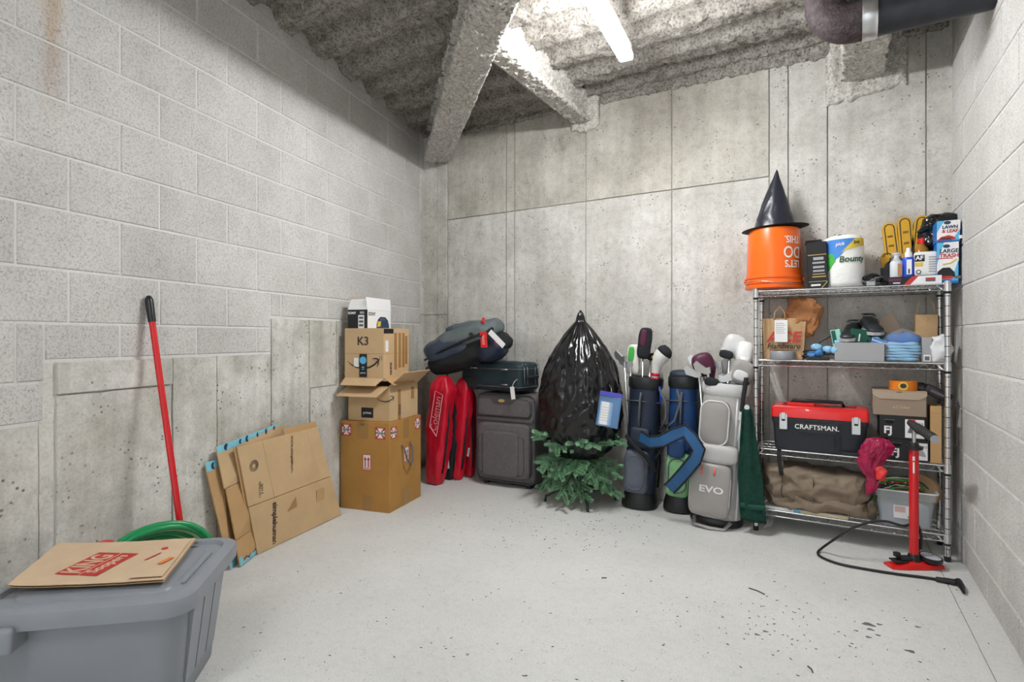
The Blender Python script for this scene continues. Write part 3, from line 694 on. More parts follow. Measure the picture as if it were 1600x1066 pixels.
flap('bottom_flap', T(-x, 0, 0, rz=-90) @ T(rx=215), .32, .28, .075, kraft, t); flap('bottom_flap', T(0, y, 0, rz=180) @ T(rx=208), .28, .25, .08, kraft, t)
# white speaker carton
N4 = fl(572, 803)+Vector((-.045, .055, 0)); Z4 = Z3+.315+.0045
t, Ff, Rf = carton('speaker_carton', 'open white and black electronics carton on top of the stack', N4, .145, .295, Z4, .12, white, rz=AR+2, closed=False, th=.003, left_m=black)
x, y, h = .0725, .1475, .12
flap('left_flap', T(0, -y, h, rx=74), .143, .12, .072, white, t, .002); rfl = flap('right_flap', T(x, 0, h, rz=90) @ T(rx=84), .295, .305, .08, white, t, .002)
flap('back_flap', T(-x, .0, h, rz=-90) @ T(rx=80), .28, .26, .08, kraft_l, t, .002)
text('SONY', .022, Ff @ T(.032, .098, .0005), white, t, bold=.0006); plate(.078, .122, 0, .085, Ff, white, t, 'paper_label'); 
for k in range(3): plate(.084, .116, .012+k*.024, .026+k*.024, Ff @ T(z=.0007), grey_d, t, 'printed_code')
plate(.09, .122, .093, .108, Ff, grey_box, t, 'printed_mark')
text('SONY', .032, Rf @ T(.055, .092, .0005), ink, t, bold=.0006); text('Go it', .014, Rf @ T(.035, .055, .0005), grey_d, t) if False else None
mb = MB().prism([(.11, .0), (.112, .03), (.13, .062), (.16, .078), (.22, .078), (.255, .058), (.272, .02), (.272, 0)], 0, .0006, 0, Rf); mb.build('speaker_picture', navy_print, t)
mb = MB().prism([(.15, .055), (.16, .068), (.215, .068), (.225, .055)], 0, .0006, 0, Rf @ T(z=.0007)); mb.build('speaker_picture_top', slate_c, t)
MB().prism([(.12, .01), (.16, .015), (.165, .05), (.125, .045)], 0, .0006, 0, Rf @ T(z=.0007)).build('printed_burst', yellow_pr, t)
for k, m_ in enumerate((black, grey_box, grey_box)): plate(.04+k*.03, .06+k*.03, .03, .045, T(z=.0012), m_, rfl, 'printed_icon', .0004)

# ---------------- camp chair bags
def chair_bag(label, loc, h_, r_, ry, rx, m, seed, group='camp chair bags beside the carton stack', logo=False):
    t = thing('camp_chair_bag', label, 'bag', loc, 0, group, rx, ry)
    mb = MB().soft(r_*2.15, r_*1.7, h_, 5.5, 30, 0, None, lambda q, u: r_*(.22*ridge((q.x*7+seed, q.y*7, q.z*2.4), 1.3)+.10*ridge((q.x*14+seed+q.z*6, q.y*14, q.z*8), 1.3)-.14)*(1 if abs(u.z) < .97 else .15))
    for i, v in enumerate(mb.v):
        f = v.z/h_; k = .80+.24*min(1, f*1.6)-(.35*max(0, (f-.88)/.12))
        mb.v[i] = Vector((v.x*k, v.y*k, max(0, v.z)))
    mb.build('bag_body', m, t, 50)
    MB().lathe([(r_*.42, h_-.03), (r_*.5, h_-.024), (r_*.42, h_-.018)], 20).build('drawstring_cuff', black_c, t, 180)
    MB().tube([(r_*.9, -.02, h_*.85), (r_*1.25, -.03, h_*.6), (r_*1.2, -.03, h_*.3), (r_*.95, -.02, h_*.12)], .011, 8, flat=(.25, (0, 1, 0))).build('shoulder_strap', black_c, t, 180)
    return t
p = fl(669, 758); tA_ = chair_bag('red nylon camp chair bag with white logo right beside the carton stack', (p.x+.02, p.y+.05, 0), .82, .08, 5, -2, red_cloth, 1)
Mw = T(.028, -.083, .50, rx=90, ry=-84, rz=0)
lg = Matrix.Translation((.025, -.082, .52)) @ Matrix.Rotation(R(12), 4, 'Z') @ FRONT @ Matrix.Rotation(R(90), 4, 'Z')
prp = mat('pale_red_print', (.78, .36, .38), .5)
lg = Matrix.Translation((.022, -.088, .54)) @ Matrix.Rotation(R(8), 4, 'Z') @ FRONT @ Matrix.Rotation(R(86), 4, 'Z')
text('Coleman', .075, lg, prp, tA_, sx=.95, bold=-.001, shear=.2)
mb = MB(); pts = [(-.16, -.032, 0), (.15, -.032, 0), (.17, .036, 0), (-.10, .036, 0), (-.16, -.032, 0)]; mb.tube(pts, .003, 5, 0, lg); mb.build('logo_outline', prp, tA_)
p = fl(688, 753); tb_ = chair_bag('black camp chair bag with a white care tag between the red bags', (p.x+.01, p.y+.09, 0), .66, .05, 5, -2, black_c, 5)
MB().box(-.035, .03, -.0005, .0005, -.045, .045, 0, T(0, -.058, .14, ry=-12, rz=10)).build('care_tag', white, tb_)
p = fl(706, 751); chair_bag('wide red nylon camp chair bag, middle one beside the suitcase', (p.x+.01, p.y+.045, 0), .80, .060, 5, -1, red_cloth, 9)
p = fl(728, 748); tc_ = chair_bag('slim red camp chair bag with a white tag touching the grey suitcase', (p.x-.01, p.y+.06, 0), .70, .045, 0, 0, red_cloth, 14)
MB().box(-.04, .035, -.0005, .0005, -.035, .035, 0, T(0, -.052, .21, ry=8, rz=5)).build('care_tag', white, tc_)

# ---------------- grey suitcase
def rr_tube(mb, hx, hz, r, y, rad, cz, cx=0, n=5):
    pts = [(cx+a, y, cz+b) for a, b in rrect(hx, hz, r, n)]; mb.tube(pts+[pts[0], pts[1]], rad, 6, cap=False); return mb
sc = Vector((-2.17, 3.622, 0)); sw, sd, sh = .505, .225, .69
t = thing('suitcase', 'upright grey fabric suitcase standing against the back wall', 'suitcase', sc, 3)
MB().soft(sw, sd, sh-.03, 14, 14, 0, T(0, 0, .03)).build('shell', suit_grey, t, 180)
for y in (-sd/2+.004, sd/2-.03): rr_tube(MB(), sw/2-.008, (sh-.03)/2-.006, .05, y, .007, .03+(sh-.03)/2).build('piping', suit_pipe, t, 180)
fy = -sd/2
pk = MB().soft(sw-.06, .05, .135, 8, 10, 0, T(0, fy-.004, .525)).build('upper_pocket', suit_grey, t, 180); rr_tube(MB(), (sw-.07)/2, .062, .025, fy-.026, .004, .592).build('zip', suit_pipe, pk, 180)
MB().prism([(-.11, 0), (.10, 0), (.07, -.038), (-.07, -.038)], 0, .004, 0, T(0, fy-.03, .655) @ FRONT).build('badge_patch', suit_pipe, pk)
MB().disc(.026, 0, .006, 24, 0, T(-.01, fy-.035, .64) @ FRONT, 1, .45).build('badge', gold, pk, 40)
pk = MB().soft(sw-.06, .07, .40, 9, 12, 0, T(0, fy-.006, .075)).build('lower_pocket', suit_grey, t, 180); rr_tube(MB(), (sw-.075)/2, .185, .05, fy-.034, .004, .275).build('zip', suit_pipe, pk, 180)
MB().soft(.30, .03, .33, 9, 10, 0, T(-.02, fy-.038, .085)).build('outer_panel', suit_grey, pk, 180)
mb = MB(); rr_tube(mb, .19, .14, .03, fy-.040, .0035, .245, -.015); mb.build('panel_zip', suit_pipe, pk, 180)
MB().rbox(-.235, .235, fy-.014, fy+.02, .485, .515, .008, 2).build('crease_band', suit_grey, t, 40)
for x in (-.19, .19): MB().lathe([(.012, -.012), (.026, -.012), (.026, .012), (.012, .012)], 16, 0, T(x, sd/2-.04, .026, ry=90)).build('wheel', black_r, t, 40)
for x in (-.18, .18): MB().rbox(x-.02, x+.02, -sd/2+.02, -sd/2+.06, 0, .04, .006).build('foot', black_p, t)
MB().tube([(-.08, -.05, sh-.006), (-.07, -.05, sh+.008), (.07, -.05, sh+.008), (.08, -.05, sh-.006)], .008, 8).build('carry_handle', suit_pipe, t, 180)
# dark soft case lying on the suitcase
t = thing('soft_case', 'dark teal soft-sided travel case lying on the grey suitcase', 'luggage', (-2.265, 3.595, sh+.019), -5)
MB().soft(.58, .27, .215, 8, 14, 0, None, lambda q, u: .004*fr(q, 14)).build('shell', teal_dark, t, 180)
for z in (.035, .165):
    mb = MB(); pts = [(a, b, z) for a, b in rrect(.287, .132, .05, 6)]; mb.tube(pts+pts[:2], .006, 6, cap=False); mb.build('piping', suit_pipe, t, 180)
for x, z in ((-.14, .165), (.15, .16), (.15, .05)): MB().tube([(x-.03, -.137, z), (x-.02, -.146, z+.004), (x+.02, -.146, z+.004), (x+.03, -.137, z)], .006, 6).build('zip_pull', steel, t, 180)
MB().soft(.15, .02, .09, 5, 8, 0, T(-.18, -.132, .01)).build('corner_guard', black_c, t, 180)
hnd = [(.287, -.07, .10), (.312, -.05, .11), (.315, .05, .11), (.287, .07, .10)]
MB().tube(hnd, .011, 8).build('side_handle', black_c, t, 180)
for y in (-.09, -.05, .05, .09): MB().tube([(.272, y, .205), (.291, y, .17), (.293, y, .05)], .003, 5).build('piping', steel, t, 180)
tg = MB().box(-.018, .018, -.001, .001, -.09, 0, 0, T(.235, -.165, .045, ry=-8)).build('luggage_tag', white, t); MB().tube([(.235, -.165, .045), (.245, -.15, .08), (.255, -.12, .10)], .002, 5).build('tag_loop', white_p, tg, 180)
text('AB', .02, T(.235, -.1665, .0, ry=-8) @ FRONT @ T(0, -.02, 0, rz=90), ink, tg) if False else None
# grey rolling duffel heaped on top
p = pl(741, 540, 3.50)
t = thing('duffel_bag', 'bulging grey and slate duffel bag heaped above the dark case', 'luggage', (p.x-.005, p.y-.01, p.z-.145), 4, None, 0, -19)
t.scale = (1.08, 1.05, 1.12)
wr_ = lambda q, u: .014*ridge((q.x*5, q.y*8, q.z*9), 1.2)+.006*fr(q, 20)
MB().soft(.64, .27, .15, 3.4, 18, 0, None, wr_).build('lower_shell', black_c, t, 180)
MB().soft(.62, .27, .16, 3.0, 18, 0, T(-.01, -.01, .10), wr_).build('upper_shell', bag_grey, t, 180)
MB().soft(.34, .10, .13, 4, 12, 0, T(-.10, -.105, .085, ry=2), lambda q, u: .006*ridge(q, 12)).build('front_pocket', bag_blue, t, 180)
MB().soft(.30, .18, .06, 3, 12, 0, T(.02, .02, .235, ry=8), lambda q, u: .006*ridge(q, 12)).build('top_pocket', bag_grey, t, 180)
MB().soft(.10, .17, .05, 3, 8, 0, T(-.06, .0, .245, ry=0)).build('top_patch', bag_blue, t, 180)
MB().tube([(-.30, -.125, .13), (-.1, -.165, .14), (.12, -.16, .15), (.29, -.10, .16)], .008, 8).build('zip', black_p, t, 180)
MB().tube([(.12, -.12, .20), (.16, -.18, .15), (.22, -.18, .13), (.28, -.1, .17)], .013, 8, flat=(.3, (0, 0, 1))).build('strap', black_c, t, 180)
MB().soft(.20, .20, .13, 3, 12, 0, T(.20, -.03, -.02), wr_).build('end_pocket', navy_c, t, 180)
tg = MB().rbox(-.025, .025, -.003, .003, -.10, 0, .002, 1, 0, T(.245, -.175, .15, ry=15)).build('red_tag', red_p, t); text('COOL', .022, T(.245, -.179, .15, ry=15) @ T(0, 0, -.05) @ FRONT @ T(rz=90), white, tg)
MB().box(-.018, .018, -.001, .001, -.14, 0, 0, T(.285, -.16, .14, ry=-30)).build('white_tag', white, t)
for x, z, m_ in ((.235, .225, red_p), (.265, .05, red_p), (-.315, .06, maroon)): MB().tube([(x-.012, -.10, z-.02), (x, -.12, z), (x+.014, -.11, z+.022)], .011, 6, flat=(.4, (0, 1, 0))).build('strap_end', m_, t, 180)

# ---------------- artificial tree in a black bag
tp = pl(907, 600, 3.46)
tree = thing('artificial_tree', 'green artificial fir tree on a metal stand, half hidden by a black bag', 'tree', (tp.x, 3.46, 0))
MB().tube([(0, 0, .06), (0, 0, 1.16)], .014, 10).build('trunk', stand_m, tree, 40)
MB().lathe([(.022, .05), (.026, .06), (.026, .19), (.020, .20)], 16).build('stand_sleeve', stand_m, tree, 40)
for a in (35, 125, 215, 305):
    c_, s_ = math.cos(R(a)), math.sin(R(a))
    MB().tube([(c_*.02, s_*.02, .11), (c_*.14, s_*.14, .085), (c_*.235, s_*.235, .04), (c_*.24, s_*.24, .006)], .009, 8).build('stand_leg', stand_m, tree, 180)
    MB().tube([(c_*.02, s_*.02, .065), (c_*.15, s_*.15, .075)], .005, 6).build('stand_brace', stand_m, tree, 180)
def branch_mesh(seed, ln):
    rnd = random.Random(seed); mb = MB(); nd = MB()
    def twig(p, d, l):
        n = 12; pts = []
        q = Vector(p); d = Vector(d).normalized()
        for k in range(n+1):
            pts.append(q.copy()); q += d*(l/n); d = (d+Vector((0, 0, -.018))).normalized()
        mb.tube([tuple(x) for x in pts], [.004*(1-.7*k/n) for k in range(n+1)], 5)
        cnt = int(l*1500)
        for k in range(cnt):
            f = .12+.88*k/cnt; i = min(n-1, int(f*n)); b = pts[i].lerp(pts[i+1], f*n-i); ax = (pts[i+1]-pts[i]).normalized()
            o = ax.orthogonal().normalized(); o.rotate(Matrix.Rotation(k*2.399+rnd.uniform(-.4, .4), 3, ax))
            nd_ = (o*1.0+ax*rnd.uniform(.55, 1.1)).normalized()*rnd.uniform(.020, .031)*(1.1-.35*f); wv = ax.cross(nd_).normalized()*.0022; up_ = wv.cross(nd_).normalized()*.0009
            nd.add([b-wv, b+wv, b+nd_*.6+wv*1.0+up_, b+nd_, b+nd_*.6-wv*1.0+up_], [(0, 1, 2, 3, 4)])
        nd.add([b-wv*3, b+wv*3, pts[-1]+ax*.02], [(0, 1, 2)])
    twig((0, 0, 0), (1, 0, .05), ln)
    for f, sgn in ((.30, 1), (.42, -1), (.55, 1), (.66, -1), (.80, 1)):
        twig((ln*f, 0, 0), (.75, sgn*.75, rnd.uniform(-.12, .2)), ln*rnd.uniform(.34, .44)*(1.15-f*.4))
    o1 = bpy.data.meshes.new('needles'); o1.from_pydata([tuple(v) for v in nd.v], [], nd.f); o1.materials.append(needle_m)
    o2 = bpy.data.meshes.new('branch'); o2.from_pydata([tuple(v) for v in mb.v], [], mb.f); o2.materials.append(bark)
    return o2, o1
BR = [branch_mesh(s_, l) for s_, l in ((1, .30), (2, .27), (3, .24))]
k = 0
for z, tilt, angs in ((.41, -4, (170, 195, 222, 255, 285, 315, 345, 15)), (.31, 14, (165, 190, 212, 240, 266, 290, 318, 345, 10)), (.24, 30, (178, 205, 232, 262, 300, 330, 355))):
    for a in angs:
        k += 1; me, nd = BR[k % 3]
        M = Matrix.Rotation(R(a+random.uniform(-6, 6)), 4, 'Z') @ Matrix.Translation((.03, 0, z)) @ Matrix.Rotation(R(tilt+random.uniform(-6, 8)), 4, 'Y') @ Matrix.Rotation(R(random.uniform(-25, 25)), 4, 'X')
        o = link('branch', me, tree, M); link('needles', nd, o)
bagp = [(.0, .295), (.10, .300), (.155, .315), (.20, .36), (.232, .42), (.256, .50), (.268, .58), (.272, .66), (.268, .74), (.255, .82), (.235, .90), (.205, .97), (.165, 1.04), (.125, 1.10), (.088, 1.15), (.055, 1.19), (.032, 1.215), (.027, 1.24), (.017, 1.27), (.003, 1.29), (0, 1.292)]
fine = []
for (a, b), (c, d) in zip(bagp[:-1], bagp[1:]):
    n = max(1, int(max(abs(d-b), abs(c-a))/.011))
    for q_ in range(n): fine.append((a+(c-a)*q_/n, b+(d-b)*q_/n))
fine.append(bagp[-1])
def bagdisp(a, z):
    c_, s_ = math.cos(a), math.sin(a); f = max(0, (z-.55)/.7)
    g_ = min(1, f*1.3)
    v = .10*g_*ridge((c_*3.2, s_*3.2, z*1.1), 1.4)+.05*g_*ridge((c_*7, s_*7, z*1.6+3), 1.3)          # long folds up to the knot
    v += (1-.75*g_)*(.085*ridge((c_*1.3+.5, s_*1.3, z*7-1.2*c_), 1.3)+.045*ridge((c_*2.6-z*3, s_*2.6+z*3, z*9), 1.3))   # slack swags below
    v += .022*ridge((c_*6+z*5, s_*6-z*4, z*11), 1.3)
    return v-.075
tb2 = thing('trash_bag', 'shiny black plastic bag pulled over the artificial tree', 'plastic bag', (tp.x, 3.46, 0))
MB().lathe(fine, 150, 0, None, 1, .96, bagdisp).build('bag_film', poly_black, tb2, 60)
MB().lathe([(.205, .40), (.222, .40), (.235, .43), (.225, .43)], 60, 0, None, 1, .96, lambda a, z: .12*math.sin(a*2+1)+.05*ridge((math.cos(a)*3, math.sin(a)*3, 1), 1.5)).build('gathered_hem', poly_black, tb2, 60)
# zip pouch hanging from the bag
p = pl(948, 635, 3.21)
zp = thing('zip_pouch', 'blue and clear zip pouch with papers hanging on the black bag', 'pouch', (p.x, p.y, p.z-.125), 12, None, 0, 8)
MB().sheet(lambda u, v: ((u-.5)*.135, .006*math.sin(u*5)+.004*fr((u, v, 0), 4), v*.21), 8, 10, .003).build('pouch_back', blue_c, zp, 180)
MB().sheet(lambda u, v: ((u-.5)*.135, -.006+.003*math.sin(u*5), v*.19), 8, 10, .001).build('pouch_front', mat('blue_film', (.25, .5, .85), .15, trans=.3, alpha=.45), zp, 180)
MB().box(-.055, .02, -.0045, -.0035, .01, .15).build('folded_paper', white, zp); MB().box(-.068, .068, -.010, .006, .19, .212).build('zip_strip', mat('violet_zip', (.08, .07, .50), .4), zp)
for k_ in range(6): MB().box(-.047, .012-.008*(k_ % 3), -.0051, -.0046, .035+k_*.016, .037+k_*.016).build('printed_line', grey_box, zp)
MB().tube([(0, 0, .212), (-.01, .03, .235), (-.03, .06, .25)], .002, 5).build('hang_string', steel, zp, 180)

# ---------------- golf bags and clubs
def oval(rx_, ry_, z, n=28, sq=2.6, dx=0, dy=0):
    out = []
    for k in range(n):
        a = 2*PI*k/n; c_, s_ = math.cos(a), math.sin(a); f = (abs(c_)**sq+abs(s_)**sq)**(-1/sq)
        out.append((dx+rx_*c_*f, dy+ry_*s_*f, z))
    return out
def stand_bag(label, loc, h_, r_, rx, ry, rz, main, panel, trim, hood=False):
    t = thing('golf_bag', label, 'golf bag', loc, rz, 'golf bags along the back wall', rx, ry)
    mb = MB(); loft(mb, [oval(r_*.92, r_*.84, .10), oval(r_*1.0, r_*.9, .22), oval(r_*.97, r_*.88, .45), oval(r_*.96, r_*.86, h_-.10), oval(r_*.99, r_*.9, h_-.06)], cap0=False, cap1=False); mb.build('body', main, t, 180)
    mb = MB(); loft(mb, [oval(r_*1.0, r_*.92, 0), oval(r_*1.12, r_*1.02, .012), oval(r_*1.10, r_*1.0, .05), oval(r_*.96, r_*.88, .105)]); mb.build('base', black_p, t, 40)
    mb = MB(); loft(mb, [oval(r_*1.0, r_*.9, h_-.075), oval(r_*1.07, r_*.98, h_-.06), oval(r_*1.09, r_*1.0, h_-.015), oval(r_*1.03, r_*.95, h_), oval(r_*.9, r_*.8, h_), oval(r_*.87, r_*.78, h_-.03), oval(r_*.87, r_*.78, h_-.12)], cap0=False); mb.build('rim', trim, t, 50)
    MB().tube([(-r_*.86, 0, h_-.004), (r_*.86, 0, h_-.004)], .007, 6).build('divider', black_c, t, 180); MB().tube([(0, -r_*.78, h_-.004), (0, r_*.78, h_-.004)], .007, 6).build('divider', black_c, t, 180)
    pk = MB().soft(r_*1.5, .10, .27, 5, 12, 0, T(-.01, -r_*.92, .115), lambda q, u: .006*ridge(q, 9)).build('lower_pocket', panel, t, 180)
    mb = MB(); pts = [(-.01+a, -r_*.92-.052, .25+b) for a, b in rrect(r_*.58, .105, .05, 5)]; mb.tube(pts+pts[:2], .004, 6, cap=False); mb.build('pocket_zip', trim if trim != black_p else strap_g, pk, 180)
    MB().soft(r_*1.2, .07, .13, 5, 10, 0, T(0, -r_*.86, .40), lambda q, u: .006*ridge(q, 9)).build('upper_pocket', main, t, 180)
    MB().tube([(-.005, -r_*.95, h_-.10), (-.005, -r_*1.15, h_-.14), (-.005, -r_*1.16, h_-.26), (-.005, -r_*.92, h_-.32)], .022, 8, flat=(.35, (1, 0, 0))).build('grab_handle', strap_g, t, 180)
    MB().tube([(-r_*.97, -.03, h_-.16), (-.02, -r_*.93, h_-.15), (r_*.97, -.03, h_-.16)], .02, 8, flat=(.25, (0, 0, 1))).build('collar_band', strap_g, t, 180)
    for s_ in (-1, 1): MB().tube([(s_*r_*.8, r_*.6, h_-.18), (s_*r_*1.0, r_*.75, .30), (s_*r_*.95, r_*.8, .12)], .006, 6).build('stand_leg', dark_metal, t, 180)
    if hood: MB().soft(r_*2.0, r_*1.85, .06, 2.6, 10, 0, T(0, 0, h_-.02)).build('rain_hood', navy_c, t, 180)
    return t
p = fl(989, 799)
gb1 = stand_bag('navy stand golf bag with dark pockets next to the bagged tree', (p.x, p.y+.13, 0), .85, .102, 0, 3, 5, navy_c, slate_c, black_p)
MB().tube([(.10, -.05, .78), (.15, -.09, .70), (.16, -.11, .62), (.13, -.10, .55)], .022, 8, flat=(.4, (1, 0, 0))).build('shoulder_strap', strap_g, gb1, 180)
MB().tube([(.13, -.08, .60), (.17, -.12, .50), (.14, -.12, .40), (.10, -.10, .34)], .02, 8, flat=(.4, (1, 0, 0))).build('shoulder_strap', black_c, gb1, 180)
MB().tube([(.12, -.06, .52), (.21, -.10, .60), (.235, -.08, .72), (.20, -.04, .79)], .018, 8, flat=(.4, (1, 0, 0))).build('shoulder_strap', strap_g, gb1, 180)
MB().tube([(.10, -.06, .80), (.115, -.075, .74), (.11, -.07, .69)], .006, 6).build('blue_cord', blue_p, gb1, 180)
MB().tube([(-.09, -.10, .47), (-.02, -.15, .42), (.06, -.16, .36), (.12, -.14, .28)], .014, 8, flat=(.4, (0, 1, 0))).build('waist_strap', black_c, gb1, 180)
p = fl(1054, 797)
gb2 = stand_bag('bright blue golf bag with a lime pocket and dark hood, middle bag', (p.x+.03, p.y+.012, 0), .86, .092, 0, 2, 8, blue_c, lime_c, black_p, True)
MB().lathe([(.093, .812), (.097, .816), (.097, .824), (.093, .828)], 28, 0, None, 1, .92).build('lime_piping', lime_c, gb2, 180)
MB().soft(.10, .05, .12, 4, 10, 0, T(-.02, -.13, .36)).build('blue_pouch', blue_c, gb2, 180)
# padded strap swinging out in front
def strap_pts(): return [pl(a, b, y) for a, b, y in ((1000, 682, 3.36), (1016, 691, 3.31), (1034, 689, 3.28), (1054, 679, 3.27), (1070, 673, 3.27), (1080, 684, 3.26), (1092, 703, 3.26), (1086, 718, 3.26), (1070, 738, 3.27), (1054, 756, 3.30), (1046, 764, 3.33))]
base_ = Matrix.Translation(gb2.location) @ gb2.rotation_euler.to_matrix().to_4x4()
sp_ = [base_.inverted() @ q_ for q_ in strap_pts()]
MB().tube(sp_, .034, 10, flat=(.26, (0, 1, .0))).build('padded_strap', blue_c, gb2, 180) if False else None
def band(pts, wv, th, m, name, par, mi=0):
    """Flat ribbon: pts with width direction computed in the xz plane."""
    vv = []; ff = []
    for i, q_ in enumerate(pts):
        tt = (pts[min(i+1, len(pts)-1)]-pts[max(i-1, 0)]); tt.normalize(); n_ = Vector((-tt.z, 0, tt.x)).normalized()
        for a, b in ((-1, -1), (-.8, -1.4), (.8, -1.4), (1, -1), (1, 1), (-1, 1)): vv.append(q_+n_*wv*a+Vector((0, th*b, 0)))
    n = 6
    for i in range(len(pts)-1):
        for k_ in range(n): ff.append((i*n+k_, i*n+(k_+1) % n, (i+1)*n+(k_+1) % n, (i+1)*n+k_))
    ff += [tuple(reversed(range(n))), tuple(range((len(pts)-1)*n, len(pts)*n))]
    return MB().add(vv, ff).build(name, m, par, 12)
bs_ = band(sp_, .034, .006, mat('blue_webbing', (.02, .10, .25), .5, var=.1), 'padded_strap', gb2)
for sg in (-1, 1):
    e_ = []
    for i, q_ in enumerate(sp_):
        tt = (sp_[min(i+1, len(sp_)-1)]-sp_[max(i-1, 0)]); n_ = Vector((-tt.z, 0, tt.x)).normalized(); e_.append(q_+n_*.034*sg+Vector((0, -.006, 0)))
    MB().tube(e_, .006, 6).build('strap_edge', black_c, bs_, 180)
# silver cart bag
p = fl(1109, 826)
gb3 = thing('golf_bag', 'large silver grey cart golf bag beside the wire shelf', 'golf bag', (p.x+.005, p.y+.16, 0), 4, 'golf bags along the back wall', 0, 4)
hb = .84
mb = MB(); loft(mb, [oval(.145, .13, .045), oval(.150, .14, .10), oval(.146, .14, .34), oval(.128, .12, .44), oval(.124, .118, .70), oval(.122, .118, .775)], cap1=False); mb.build('body', silver_c, gb3, 180)
mb = MB(); loft(mb, [oval(.135, .12, 0), oval(.15, .135, .01), oval(.15, .135, .045), oval(.142, .128, .055)]); mb.build('base', black_p, gb3, 40)
MB().tube([(-.11, -.125, .045), (-.10, -.165, .012), (-.02, -.185, .010), (.06, -.175, .012), (.09, -.13, .045)], .012, 8, flat=(.5, (0, 0, 1))).build('base_handle', silver_d, gb3, 180)
mb = MB(); loft(mb, [oval(.122, .118, .765), oval(.132, .128, .78), oval(.137, .132, .82), oval(.133, .128, hb), oval(.118, .113, hb), oval(.114, .11, hb-.05), oval(.114, .11, hb-.16)], cap0=False); mb.build('rim', silver_l, gb3, 50)
for a in (-60, 0, 60): MB().tube([(math.cos(R(a))*.115, math.sin(R(a))*.11, hb-.006), (-math.cos(R(a))*.115, -math.sin(R(a))*.11, hb-.006)], .006, 6).build('divider', black_c, gb3, 180)
def dome(w_, d_, h_, M, nm, m, trim=True, p_=4):
    o = MB().soft(w_, d_, h_, p_, 14, 0, M).build(nm, m, gb3, 180)
    if trim:
        mb = MB(); pts = [(a, -d_*.36, h_/2+b) for a, b in rrect(w_*.47, h_*.47, min(w_, h_)*.33, 6)]; mb.tube(pts+pts[:2], .005, 6, 0, M, cap=False); mb.build('pocket_trim', silver_l, o, 180)
    return o
dome(.165, .08, .27, T(-.035, -.13, .475), 'upper_pocket', silver_d); dome(.235, .10, .115, T(-.01, -.135, .375), 'middle_pocket', silver_c, False, 3.5)
lp = dome(.23, .11, .31, T(-.03, -.15, .07), 'lower_pocket', silver_d, True, 6)
text('EVO', .052, T(-.02, -.2065, .235) @ FRONT, white, lp, bold=.0012, sx=1.35)
for x, z in ((-.075, .34), (-.01, .345)): MB().tube([(x, -.195, z+.02), (x, -.212, z), (x, -.213, z-.025)], .005, 6).build('zip_pull', pink_pr, gb3, 180)
for x, z, l in ((.115, .06, .72), (.085, .06, .70)):
    MB().tube([(x, -.112, z), (x+.004, -.118, z+.25), (x-.008, -.098, z+.45), (x-.01, -.096, z+l)], .009, 8).build('side_piping', silver_l, gb3, 180)
MB().soft(.06, .14, .36, 4, 10, 0, T(.13, -.02, .06)).build('side_pocket', silver_c, gb3, 180); MB().soft(.05, .13, .28, 4, 10, 0, T(.118, -.02, .46)).build('side_pocket', silver_d, gb3, 180)
for x in (-.09, 0, .08): MB().disc(.006, 0, .006, 12, 0, T(x, -.128+abs(x)*.25, .80) @ FRONT).build('rivet', steel, gb3)
